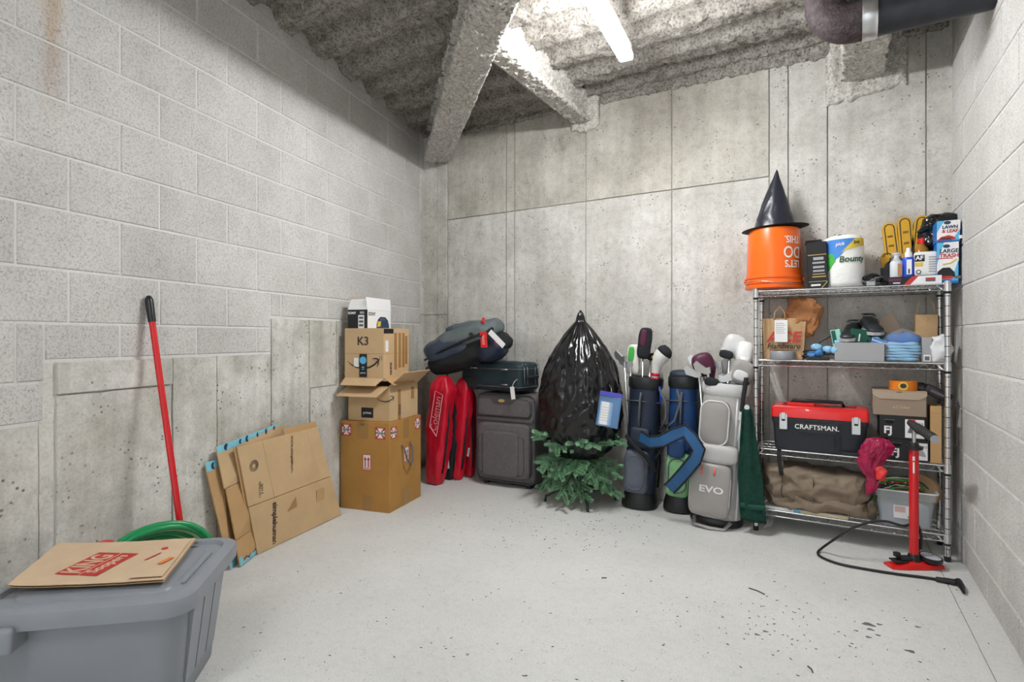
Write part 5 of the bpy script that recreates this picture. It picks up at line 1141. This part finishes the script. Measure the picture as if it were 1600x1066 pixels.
# shoe carton with shoes and golf bits
x0, x1 = X(1304, 3.475), X(1382, 3.475); t = thing('shoe_tray', 'shallow grey cardboard tray holding shoes and small boxes', 'box', ((x0+x1)/2, 3.57, z2)); hx = (x1-x0)/2
for nm, bb in (('front_wall', (-hx, hx, -.09, -.086, 0, .098)), ('back_wall', (-hx, hx, .086, .09, 0, .098)), ('left_wall', (-hx, -hx+.004, -.086, .086, 0, .098)), ('right_wall', (hx-.004, hx, -.086, .086, 0, .098)), ('bottom', (-hx+.004, hx-.004, -.086, .086, 0, .004))): MB().rbox(*bb, .001, 1).build(nm, grey_box, t)
tc0 = Vector(((x0+x1)/2, 3.57, z2))
def shoe(label, loc, rz, ry=0, rx=0):
    t = thing('golf_shoe', label, 'shoe', loc, rz, 'golf shoes in the grey tray', rx, ry)
    secs = [(-.13, .030, .0, .075), (-.11, .036, .0, .085), (-.06, .037, .0, .08), (-.02, .038, .0, .072), (.03, .043, .0, .06), (.08, .045, .0, .048), (.115, .036, .002, .036), (.135, .015, .006, .02)]
    mb = MB(); lo = []
    for x, w_, b, h_ in secs: lo.append([(x, w_*math.cos(a)*(1 if math.sin(a) < .2 else .82), .014+b+max(0, (h_-.014))*(.5+.5*math.sin(a))) for a in [2*PI*k/16 for k in range(16)]])
    loft(mb, lo); mb.build('upper', mat('black_leather', (.028, .03, .036), .38), t, 180)
    mb = MB(); lo = [[(x, w_*1.06*math.cos(a), z_+b*.6) for a in [0]] for x, w_, b, h_ in secs for z_ in [0]]
    pts = [(x, w_*1.07) for x, w_, b, h_ in secs]+[(x, -w_*1.07) for x, w_, b, h_ in reversed(secs)]; MB().prism(pts, 0, .016).build('sole', mat('grey_sole', (.42, .42, .43), .6), t)
    for k in range(5): MB().tube([(.0+k*.016, -.024, .073-k*.004), (.0+k*.016, 0, .081-k*.0045), (.0+k*.016, .024, .073-k*.004)], .0022, 6).build('lace', black_c, t, 180)
    MB().tube([(-.128, 0, .085), (-.10, .028, .088), (-.05, .028, .084), (-.03, 0, .086), (-.05, -.028, .084), (-.10, -.028, .088), (-.128, 0, .085)], .005, 6).build('collar', grey_d, t, 180)
    return t
s1 = pl(1329, 520, 3.52); shoe('black leather golf shoe on the left, toe down on the grey tray', (s1.x+.005, 3.60, s1.z-.03), -104, 10, 0).scale = (.82, .95, 1.0)
s1 = pl(1362, 513, 3.52); shoe('black leather golf shoe on the right, side turned, above the grey tray', (s1.x, 3.61, s1.z-.02), -78, 10, 0).scale = (.82, .95, 1.0)
def tray_box(name, label, px0, px1, y, w_y, zz, h_, m, rz, ry=0): t, Fm, hx, hy = bx_thing(name, label, 'box', X(px0, y), X(px1, y), y, y+w_y, zz, h_, m, rz, .003, None, ry); return t, Fm
t, Fm = tray_box('green_box', 'dark green small box standing in the grey tray', 1322, 1350, 3.51, .035, z2+.006, .165, green_box, 12, 8); plate(-.004, .003, .10, .14, Fm, white, t, 'printed_line')
t, Fm = tray_box('blue_ball_box', 'bright blue box corner sticking out of the grey tray', 1350, 1374, 3.50, .03, z2+.006, .118, lightblue_pr, 0, 20); plate(-.035, .035, .10, .105, Fm, white, t, 'printed_line')
t, Fm = tray_box('ball_sleeve', 'pale green ball sleeve at the left of the grey tray', 1307, 1323, 3.52, .05, z2+.006, .165, mat('aqua_print', (.30, .60, .52), .5), -8, -10); plate(-.02, .0, .09, .16, Fm, green_box, t, 'green_print')
t = thing('glove_pile', 'dark green and white golf gloves bunched at the right of the grey tray', 'gloves', (X(1368, 3.55), 3.555, z2+.07)); MB().soft(.10, .06, .075, 2.6, 12, 0, None, lambda q, u: .012*ridge(q, 22)).build('glove', mat('pine_cloth', (.02, .07, .055), .8), t, 180); MB().soft(.035, .02, .03, 3, 8, 0, T(.0, -.03, .03)).build('glove_tab', white, t, 180)
MB().soft(.05, .05, .04, 2.5, 8, 0, T(-.17, -.01, .01), lambda q, u: .006*ridge(q, 30)).build('tissue', pale_blue, t, 180)
t = thing('cardboard_scrap', 'torn cardboard piece leaning behind the shoes on the second shelf', 'cardboard', (X(1392, 3.65), 3.665, z2)); MB().prism([(-.06, .08), (.055, .08), (.06, .15), (.0, .265), (-.07, .20)], -.002, .002, 0, FRONT).build('board', taupe, t); MB().prism([(-.05, .0), (.05, .0), (.055, .08), (-.06, .08)], -.002, .002, 0, FRONT).build('board', taupe, t)
# clear bag of blue cloths
p = X(1411, 3.50); t = thing('cloth_bag', 'clear plastic bag of folded pale blue cloths on the second shelf', 'bag', (p, 3.53, z2))
for k in range(6): MB().soft(.155-.006*abs(k-2), .09, .02, 3, 12, 0, T(.002*((-1)**k), 0, .004+k*.0155), lambda q, u: .004*math.sin(q.x*60+k)).build('folded_cloth', pale_blue, t, 180)
MB().soft(.13, .07, .05, 3, 12, 0, T(.005, .015, .095), lambda q, u: .008*ridge(q, 18)).build('blue_pack', blue_box, t, 180); plate(.01, .04, .118, .124, T(0, -.022, 0) @ FRONT, white, t, 'printed_line')
MB().soft(.175, .115, .145, 3, 16, 0, None, lambda q, u: .008*ridge(q, 18)).build('clear_film', clear_b, t, 60); MB().tube([(-.03, 0, .135), (0, -.01, .17), (.03, 0, .135)], [.03, .004, .03], 8).build('film_corner', clear_b, t, 60)
t, Fm, hx, hy = paper_sack('kraft_sack', 'plain brown paper bag at the right end of the second shelf', X(1432, 3.60), .405, 3.60, 3.70, z2, .245, paper_bag)
MB().tube([(-.04, -.03, .24), (-.035, -.04, .30), (.0, -.04, .345), (.03, -.04, .30), (.035, -.03, .24)], .003, 6).build('rope_handle', paper_bag, t, 180)
t, Fm, hx, hy = bx_thing('grey_carton', 'slim grey carton with a white code label beside the blue cloths', 'box', X(1441, 3.48), X(1457, 3.48), 3.49, 3.58, z2, .125, grey_box, 0, .002); plate(-.014, .014, .006, .038, Fm, white, t, 'code_label'); plate(-.01, .01, .01, .03, Fm @ T(z=.0006), grey_d, t, 'printed_code')
t = thing('white_bag', 'crumpled white plastic bag at the right end of the second shelf', 'plastic bag', (X(1470, 3.50), 3.525, z2)); MB().soft(.085, .085, .125, 2.8, 16, 0, None, lambda q, u: .010*ridge(q, 20)+.004*ridge(q, 50)).build('bag_film', mat('white_polythene', (.72, .73, .74), .35), t, 60); MB().tube([(0, 0, .11), (.012, -.01, .135), (.03, 0, .142)], [.02, .012, .003], 8).build('bag_knot', mat('white_polythene', (.72, .73, .74), .35), t, 60)

# ===== third shelf
z3 = TOPS[1]
x0, x1 = X(1206, 3.46), X(1357, 3.46); t = thing('toolbox', 'black plastic toolbox with a red lid on the third shelf', 'toolbox', ((x0+x1)/2, 3.565, z3)); hx = (x1-x0)/2
mb = MB(); loft(mb, [loop3(hx-.022, .095, .012, .0, 3), loop3(hx-.014, .10, .014, .015, 3), loop3(hx-.006, .107, .014, .155, 3), loop3(hx, .112, .014, .165, 3), loop3(hx, .112, .014, .185, 3)]); mb.build('tub', mat('charcoal_plastic', (.022, .026, .034), .42), t, 35)
mb = MB(); loft(mb, [loop3(hx+.004, .115, .016, .186, 3), loop3(hx+.004, .115, .016, .235, 3), loop3(hx-.006, .108, .016, .248, 3), loop3(hx-.05, .075, .016, .250, 3), loop3(hx-.055, .07, .016, .240, 3)]); lo_ = mb.build('lid', red_p, t, 35)
MB().rbox(-.16, -.02, -.04, .04, .242, .262, .006).build('handle_base', red_p, lo_); MB().tube([(-.14, 0, .255), (-.13, 0, .272), (.11, 0, .272), (.12, 0, .248)], .009, 8).build('carry_handle', black_p, lo_, 180); MB().rbox(.02, hx-.06, -.062, .062, .240, .2445, .002).build('lid_tray', black_p, lo_)
MB().prism([(-.115, .165), (.10, .165), (.085, .118), (.07, .108), (-.085, .108), (-.10, .118)], 0, .005, 0, T(0, -.109, 0) @ FRONT).build('name_panel', black_p, t)
text('CRAFTSMAN.', .035, T(-.008, -.1145, .138) @ FRONT, white, t, bold=.0005, sx=.98, spacing=1.06)
for x in (-hx+.06, hx-.055):
    la = MB().rbox(x-.021, x+.021, -.122, -.110, .118, .205, .003).build('latch', steel, t); MB().rbox(x-.012, x+.012, -.125, -.119, .175, .212, .003).build('latch_hook', steel, la); MB().box(x-.009, x+.009, -.1232, -.1215, .165, .178).build('latch_slot', black, la)
for x in (.075, .10): MB().rbox(x, x+.004, -.1105, -.10, .02, .10, .001).build('tub_rib', black_p, t)
MB().rbox(.11, hx-.02, -.1115, -.10, .004, .02, .002).build('tub_step', black_p, t)
t = thing('web_strap', 'short black webbing strap hanging from the toolbox over the shelf edge', 'strap', (X(1217, 3.44), 3.446, z3)); MB().tube([(0, .004, .004), (-.002, -.004, -.02), (.002, -.004, -.07), (.008, -.006, -.11), (.014, -.008, -.14)], .010, 8, flat=(.25, (0, 1, 0))).build('webbing', black_c, t, 180); MB().tube([(-.01, .0, .004), (.0, -.005, .008), (.01, 0, .004)], .003, 6).build('loop', black_c, t, 180)
def shoe_box(label, px0, px1, z, h_, pic, rz=0):
    t, Fm, hx, hy = bx_thing('shoe_box', label, 'box', X(px0, 3.475), X(px1, 3.475), 3.48, 3.71, z, h_, black, rz, .0015, 'black shoe boxes on the third shelf')
    text('FJ', .052, Fm @ T(-hx*.62, h_*.36, .0008), white, t, bold=.0018, spacing=1.0)
    lt = plate(hx*.12, hx*.93, h_*.08, h_*.88, Fm, white, t, 'size_label'); MB().prism([(hx*.22, h_*.30), (hx*.35, h_*.62), (hx*.6, h_*.70), (hx*.8, h_*.40), (hx*.85, h_*.25)], .0007, .0012, 0, Fm).build('shoe_picture', grey_d if pic else grey_box, t); text('10.5', .016, Fm @ T(hx*.75, h_*.70, .0012), ink, t)
    MB().rbox(-hx*.55-.022, -hx*.55+.022, -hy-.0012, -hy+.001, h_*.80, h_*.83, .0006, 1).build('lid_line', grey_d, t); MB().disc(.014, 0, .0008, 18, 0, Fm @ T(-hx*.55, h_*.74, 0), 1.3, .8).build('finger_hole', mat('deep_black', (.003, .003, .003), .9), t)
    return t
shoe_box('lower black shoe box standing directly on the third shelf', 1387, 1452, z3, .108, False)
shoe_box('upper black shoe box under the taupe carton', 1374, 1447, z3+.1085, .118, True)
t = thing('kraft_carton', 'taupe lidded carton standing on the two black shoe boxes', 'box', ((X(1364, 3.475)+X(1448, 3.475))/2, 3.59, z3+.2275)); hx = (X(1448, 3.475)-X(1364, 3.475))/2
MB().rbox(-hx, hx, -.11, .11, 0, .125, .002, 1).build('carton', taupe, t); MB().prism([(-hx-.002, .127), (-hx-.002, .105), (-hx+.03, .085), (hx-.03, .085), (hx+.002, .105), (hx+.002, .127), (.015, .127), (.01, .117), (-.01, .117), (-.015, .127)], 0, .003, 0, T(0, -.1105, 0) @ FRONT).build('lid_flap', mat('pale_taupe', (.42, .33, .245), .65), t); MB().rbox(-hx-.002, hx+.002, -.1135, .112, .125, .129, .001, 1).build('lid', mat('pale_taupe', (.42, .33, .245), .65), t)
text("e'Clubar", .022, T(.01, -.1108, .045) @ FRONT, paper_pale, t, shear=.15)
p = X(1412, 3.51); t = thing('orange_tape_roll', 'orange printed tape roll standing on the taupe carton', 'tape', (p, 3.54, z3+.357)); MB().lathe([(.038, 0), (.060, 0), (.062, .002), (.062, .046), (.060, .048), (.038, .048), (.038, 0)], 40).build('tape_winding', orange_pr, t, 40); MB().disc(.021, 0, .0015, 24, 0, T(-.004, -.0615, .025) @ FRONT).build('round_mark', yellow_pr, t); MB().disc(.014, .0016, .0026, 20, 0, T(-.004, -.0615, .025) @ FRONT, 1, .9).build('round_mark', ink, t); plate(-.045, -.03, .01, .035, T(0, -.048, 0) @ T(rz=-32) @ FRONT, ink, t, 'printed_bar'); plate(.03, .045, .01, .035, T(0, -.048, 0) @ T(rz=32) @ FRONT, grey_d, t, 'printed_bar')
MB().lathe([(.035, .001), (.0378, .001), (.0378, .047), (.035, .047), (.035, .001)], 28).build('core', kraft, t, 40)
t, Fm, hx, hy = bx_thing('brown_box', 'tall narrow light brown box at the right end of the third shelf', 'box', X(1454, 3.475), .410, 3.48, 3.60, z3, .285, mat('tan_board', (.52, .32, .14), .7, var=.06), 0, .002); plate(-hx, hx, .25, .252, Fm, kraft_in, t, 'fold_line'); 
t = thing('hand_tool', 'dark cordless tool leaning on top of the brown box', 'tool', (X(1464, 3.52), 3.56, z3+.286), 0, None, 0, 0); mb = MB().rbox(-.065, .055, -.03, .03, 0, .05, .01, 2, 0, T(0, 0, .035, ry=28)); mb.build('tool_body', mat('plum_plastic', (.035, .018, .024), .4), t, 40); MB().lathe([(.03, 0), (.032, .02), (.024, .035), (.02, .045)], 18, 0, T(-.05, 0, .075, ry=-62)).build('tool_nose', black_p, t, 40); MB().rbox(.015, .05, -.02, .02, 0, .05, .008, 2).build('tool_handle', black_p, t, 40); MB().rbox(-.04, .04, -.033, -.029, .018, .032, .002, 1, 0, T(0, 0, .035, ry=28)).build('tool_stripe', grey_d, t)
# magenta bag hanging at the shelf edge
p = pl(1369, 705, 3.43); t = thing('hanging_bag', 'shiny magenta plastic bag dangling from the third shelf edge', 'plastic bag', (p.x, 3.425, p.z-.23)); fb = [(.0, .0), (.012, .01), (.022, .05), (.018, .09), (.03, .13), (.045, .17), (.055, .22), (.055, .26), (.04, .29), (.02, .30), (0, .302)]
fine = []
for (a, b), (c, d) in zip(fb[:-1], fb[1:]):
    for q_ in range(4): fine.append((a+(c-a)*q_/4, b+(d-b)*q_/4))
fine.append(fb[-1]); mb = MB(); mb.lathe(fine, 72, 0, None, 1.15, .5, lambda a, z: .25*ridge((math.cos(a)*2, math.sin(a)*2, z*14), 1.3)+.2*ridge((math.cos(a)*5, math.sin(a)*5, z*20), 1.3)-.2)
for i, v in enumerate(mb.v): mb.v[i] = v+Vector((-.035*(1-v.z/.3)+.012*math.sin(v.z*30), 0, 0))
mb.build('bag_film', magenta, t, 60); MB().soft(.045, .03, .06, 2.5, 10, 0, T(.02, -.008, .09), lambda q, u: .01*ridge(q, 30)).build('bag_tail', mat('coral_polythene', (.75, .05, .05), .3), t, 60)

# ===== bottom shelf
z4 = TOPS[0]
t, Fm, hx, hy = bx_thing('flat_pack', 'thin flat white and yellow package under the tan canvas', 'package', X(1192, 3.46), X(1325, 3.46), 3.47, 3.68, z4, .018, white); MB().box(-hx*.2, hx, -hy-.0006, -hy, .002, .016).build('yellow_print', mat('cream_yellow', (.66, .56, .32), .6), t); MB().box(-hx*.25, -hx*.08, -hy-.0009, -hy, .002, .016).build('blue_print', cyan_box, t)
x0, x1 = X(1189, 3.46), X(1358, 3.46)
t = thing('canvas_bundle', 'folded tan canvas cover bundled on the bottom shelf', 'canvas', ((x0+x1)/2, 3.585, z4+.019)); 
def wrk(q, u):
    v = .020*ridge((q.x*5+q.z*5, q.y*4, q.z*6-q.x*2), 1.6)+.009*ridge((q.x*9+3-q.z*8, q.y*5, q.z*10), 1.5)+.003*ridge((q.x*22, q.y*9, q.z*20), 1.5)-.010
    return v
mb = MB().soft(x1-x0-.02, .25, .085, 5, 44, 0, T(.015, 0, 0), wrk)
mb.build('lower_fold', tan_tarp, t, 35); MB().soft(x1-x0-.01, .255, .17, 5, 48, 0, T(0, -.004, .055, ry=2.0), wrk).build('upper_fold', tan_tarp, t, 35)
for x in (-.155, .0): MB().tube([(x, .0, .232), (x-.006, -.09, .222), (x+.005, -.136, .17), (x, -.137, .10), (x+.008, -.128, .065)], .006, 8, flat=(.35, (1, 0, 0))).build('crease_cord', mat('dark_tan', (.10, .075, .05), .8), t, 180)
t.scale = (1, 1, .97)
MB().soft(.04, .05, .09, 2.6, 10, 0, T(hx+.065, -.10, .005), lambda q, u: .008*ridge(q, 24)).build('tucked_corner', mat('dark_tan', (.10, .075, .05), .8), t, 60)
x0, x1 = X(1366, 3.46), .395; t = thing('clear_tote', 'clear plastic tote of string lights on the bottom shelf', 'tote', ((x0+x1)/2, 3.575, z4)); hx = (x1-x0)/2
mb = MB(); loft(mb, [loop3(hx-.035, .085, .02, 0, 4), loop3(hx-.025, .095, .025, .01, 4), loop3(hx-.012, .104, .028, .145, 4), loop3(hx-.004, .11, .03, .150, 4), loop3(hx-.002, .112, .03, .188, 4), loop3(hx-.008, .106, .028, .188, 4), loop3(hx-.016, .1, .026, .145, 4), loop3(hx-.03, .09, .022, .013, 4)], cap1=True); mb.build('tub', clear_p, t, 35)
mb = MB(); pts = [(a, b, .189) for a, b in rrect(hx+.002, .116, .03, 5)]; mb.tube(pts+pts[:2], .0045, 6, cap=False); mb.build('rim', mat('rim_plastic', (.72, .76, .80), .25, alpha=.85), t, 180)
plate(-.05, .05, .05, .115, T(0, -.1045, 0) @ FRONT, white, t, 'paper_label'); plate(-.046, .0, .08, .11, T(0, -.1053, 0) @ FRONT, mat('pale_pink_print', (.62, .45, .42), .5), t, 'label_picture'); plate(.02, .046, .055, .07, T(0, -.1053, 0) @ FRONT, yellow_pr, t, 'label_picture'); plate(.01, .018, .052, .066, T(0, -.1053, 0) @ FRONT, green_pr, t, 'label_picture')
MB().soft(2*hx-.07, .16, .10, 5, 10, 0, T(0, 0, .016), lambda q, u: .006*ridge(q, 15)).build('packed_contents', mat('pale_bundle', (.50, .54, .60), .7, var=.3, vs_=30), t, 180)
lc0 = Vector(((x0+x1)/2, 3.575, z4+.06))
t = thing('string_lights', 'coil of green and red string lights heaped in the clear tote', 'lights', lc0); rnd = random.Random(5)
for k in range(9):
    r0 = .055+.011*k; pts = [(-.012+r0*math.cos(a), rnd.uniform(-.02, .02)-.03+.008*k*.6, .07+r0*.78*math.sin(a)) for a in [PI*1.15*i/16-.25 for i in range(17)]]
    MB().tube(pts, .0045, 6).build('light_wire', (green_box, mat('red_wire', (.35, .05, .04), .5), green_pr, mat('pale_wire', (.62, .52, .42), .5))[k % 4], t, 180)
for k in range(12): a = rnd.uniform(.3, 2.8); MB().lathe([(0, 0), (.004, .003), (.003, .014), (0, .018)], 8, 0, T(-.01+.12*math.cos(a), -.05, .07+.09*math.sin(a), rx=60)).build('bulb', (red_p, white_p)[k % 2], t, 180)
t = thing('tape_spool', 'tan round spool of cord behind the string lights', 'spool', (lc0.x+.075, 3.60, z4+.115)); MB().lathe([(.0, -.018), (.085, -.018), (.088, -.012), (.07, -.010), (.07, .010), (.088, .012), (.085, .018), (0, .018)], 36, 0, T(0, 0, .06, rx=90, rz=-25)).build('spool_body', mat('tan_cord', (.42, .26, .14), .7), t, 40); MB().lathe([(.071, -.009), (.078, 0), (.071, .009)], 36, 0, T(0, 0, .06, rx=90, rz=-25)).build('cord_winding', mat('pale_wire', (.62, .52, .42), .5), t, 40)

# ---------------- bicycle floor pump
pb = fl(1428, 886)
t = thing('floor_pump', 'red bicycle floor pump with pressure gauge in front of the shelf', 'pump', (pb.x, pb.y, 0))
rv = Vector((ct, st)); dv = Vector((-st, ct))
Mv = Matrix(((ct, -st, 0, 0), (st, ct, 0, 0), (0, 0, 1, 0), (0, 0, 0, 1)))          # base turned to the viewer
mb = MB(); n = 13; lo = []
for k in range(n):
    u = -1+2*k/(n-1); x = u*.125; w_ = .045*(1-.25*abs(u)**3); z_ = .028+.010*math.cos(u*PI)
    lo.append([(x, -w_, .002), (x, w_, .002), (x, w_*.85, z_*.7), (x, w_*.4, z_), (x, -w_*.4, z_), (x, -w_*.85, z_*.7)])
loft(mb, lo); mb.build('base', red_p, t, 40, M=Mv)
MB().rbox(-.105, -.04, -.028, .028, .028, .036, .004).build('foot_pad', black_r, t, M=Mv)
MB().lathe([(.030, .02), (.030, .035), (.024, .06), (.020, .065)], 24).build('tube_socket', black_p, t, 40)
MB().lathe([(.020, .05), (.020, .565), (.019, .57)], 24).build('barrel', red_metal, t, 40)
plate(-.007, .002, .515, .535, T(0, -.0198, 0) @ FRONT, white, t, 'printed_mark'); plate(-.006, .001, .455, .508, T(0, -.0198, 0) @ FRONT, white, t, 'printed_mark')
MB().lathe([(.026, .565), (.037, .570), (.037, .582), (.022, .586), (.018, .60), (0, .60)], 24).build('collar', black_p, t, 40)
MB().lathe([(.008, .59), (.008, .665)], 14).build('piston_rod', steel, t, 40)
MB().tube([(.030, -.115, .676), (.024, -.09, .678), (.010, -.04, .682), (0, 0, .684), (-.012, .04, .69), (-.02, .075, .694)], [.019, .022, .020, .023, .019, .015], 14, 0, T(rz=8, rx=8) ).build('handle', mat('dark_grip', (.03, .03, .032), .6), t, 180)
cap = T(rz=8, rx=8) @ T(.030, -.117, .676, rx=90, rz=-10); MB().disc(.018, -.004, .006, 20, 0, cap).build('handle_end', grey_box, t)
MB().soft(.03, .03, .012, 3, 8, 0, T(-.01, -.01, .70)).build('handle_top', red_p, t, 180)
G = Mv @ T(.072, -.008, .034, rx=6, ry=4, s=.86)
MB().lathe([(.0, 0), (.050, 0), (.058, .006), (.058, .022), (.052, .026), (.048, .024), (.0, .024)], 32, 0, G).build('gauge_case', black_p, t, 40)
gf = MB().disc(.047, .0242, .0248, 32, 0, G).build('gauge_face', mat('gauge_dial', (.55, .60, .66), .4), t); MB().tube([(0, 0, .026), (.028, .018, .026)], .0013, 5, 0, G).build('gauge_needle', red_p, gf)
for k in range(11): a = R(220-26*k); MB().box(.034, .042, -.001, .001, .0249, .0254, 0, G @ Matrix.Rotation(a, 4, 'Z')).build('gauge_tick', ink, gf)
MB().rbox(-.075, .03, -.022, .022, .034, .052, .008, 2, 0, Mv).build('saddle', black_p, t, 40); MB().rbox(-.095, -.07, -.012, .012, .05, .072, .004, 2, 0, Mv).build('hose_clip', black_p, t)
MB().tube([(.03, .012, .05), (.032, .014, .13)], .006, 8, 0, Mv).build('gauge_pipe', black_r, t, 180)
raw = [Vector((pb.x+.028, pb.y+.02, .085)), Vector((pb.x+.03, pb.y+.03, .15)), Vector((pb.x+.012, pb.y+.045, .20))]
raw += [pl(a, b, y) for a, b, y in ((1412, 822, 3.28), (1385, 815, 3.27), (1360, 816, 3.255), (1330, 826, 3.24), (1305, 842, 3.23))]+[fl(a, b, z) for a, b, z in ((1284, 857, .02), (1278, 864, .008), (1284, 871, .007), (1310, 881, .007), (1350, 889, .007), (1400, 897, .007), (1440, 902, .007), (1466, 906, .007))]
def smooth_path(P, n=6):
    out = []
    for i in range(len(P)-1):
        a, b, c, d = P[max(i-1, 0)], P[i], P[i+1], P[min(i+2, len(P)-1)]
        for k in range(n):
            u = k/n; out.append(.5*((2*b)+(c-a)*u+(2*a-5*b+4*c-d)*u*u+(3*b-a-3*c+d)*u**3))
    return out+[P[-1]]
B0 = Vector((pb.x, pb.y, 0))
MB().tube([q_-B0 for q_ in smooth_path(raw)], .0062, 10).build('hose', black_r, t, 180)
h0, h1, h2 = fl(1462, 905, .012), fl(1497, 911, .014), fl(1506, 926, .012)
MB().tube([h0-B0, h0.lerp(h1, .5)-B0, h1-B0], [.010, .013, .014], 12).build('pump_head', black_p, t, 40); MB().tube([h1-B0+Vector((0, .0, .006)), h1.lerp(h2, .5)-B0+Vector((.004, 0, .004)), h2-B0], [.016, .012, .006], 10).build('head_lever', black_p, t, 40)

# ---------------- litter on the floor
pp_ = fl(1168, 831); o = MB().prism([(-.022, -.018), (.02, -.02), (.024, .014), (-.018, .02)], 0, .0008).build('paper_scrap', white); o.location = (pp_.x, pp_.y, .0003); tag(o, 'small white paper scrap on the floor beside the silver golf bag', 'paper')
rnd = random.Random(21); mb = MB()
def fleck(p, l, w_, a):
    c_, s_ = math.cos(a), math.sin(a)
    mb.add([(p.x+c_*l-s_*0, p.y+s_*l, .0022), (p.x-s_*w_, p.y+c_*w_, .0004), (p.x-c_*l, p.y-s_*l, .0016), (p.x+s_*w_, p.y-c_*w_, .0004), (p.x, p.y, .003)], [(0, 1, 4), (1, 2, 4), (2, 3, 4), (3, 0, 4), (0, 3, 2, 1)])
for cx_, cy_, sx_, sy_, n in ((870, 815, 60, 22, 60), (950, 815, 45, 18, 45), (730, 800, 45, 18, 40), (880, 845, 60, 12, 25), (1220, 975, 50, 28, 50), (1130, 960, 50, 18, 18), (900, 940, 330, 80, 60), (560, 950, 160, 70, 45), (1300, 990, 200, 60, 40), (1560, 970, 20, 40, 8)):
    for _ in range(n):
        px_, py_3 = rnd.gauss(cx_, sx_), rnd.gauss(cy_, sy_)
        if py_3 < 790 or py_3 > 1090: continue
        p = fl(px_, py_3)
        if p.x > .45 or p.x < -2.5: continue
        fleck(p, rnd.uniform(.003, .009), rnd.uniform(.0008, .0022), rnd.uniform(0, PI))
o = mb.build('floor_litter', mat('dry_litter', (.07, .065, .05), .9)); o['kind'] = 'stuff'; tag(o, 'scattered dry needles and dark crumbs on the concrete floor', 'litter')
mb = MB()
for a, b, r_ in ((1357, 976, .017), (1374, 976, .008), (1360, 984, .010), (1357, 996, .008), (1372, 993, .007), (1422, 1018, .012), (1338, 986, .006), (1434, 980, .008), (1183, 992, .008), (1196, 987, .008)):
    p = fl(a, b); mb.lathe([(r_, .0004), (r_*.8, .0012), (0, .0014)], 12, 0, T(p.x, p.y, 0), 1.3, .8, lambda a_, z: .25*math.sin(a_*3+r_*900))
mb.build('floor_stain', mat('oil_spot', (.14, .145, .14), .6), floor, 60)
for pts in (((1170, 919), (1183, 923), (1195, 929)), ((1262, 1041), (1268, 1046), (1270, 1051)), ((940, 903), (948, 903))):
    o = MB().tube([fl(a, b, .003) for a, b in pts], .0022, 5).build('twig', mat('dry_litter', (.07, .065, .05), .9)); tag(o, {1170: 'thin dry twig lying on the open floor in front of the silver bag', 1262: 'short curved dark twig on the floor at the lower right', 940: 'tiny dark splinter on the floor at the middle'}[pts[0][0]], 'twig')
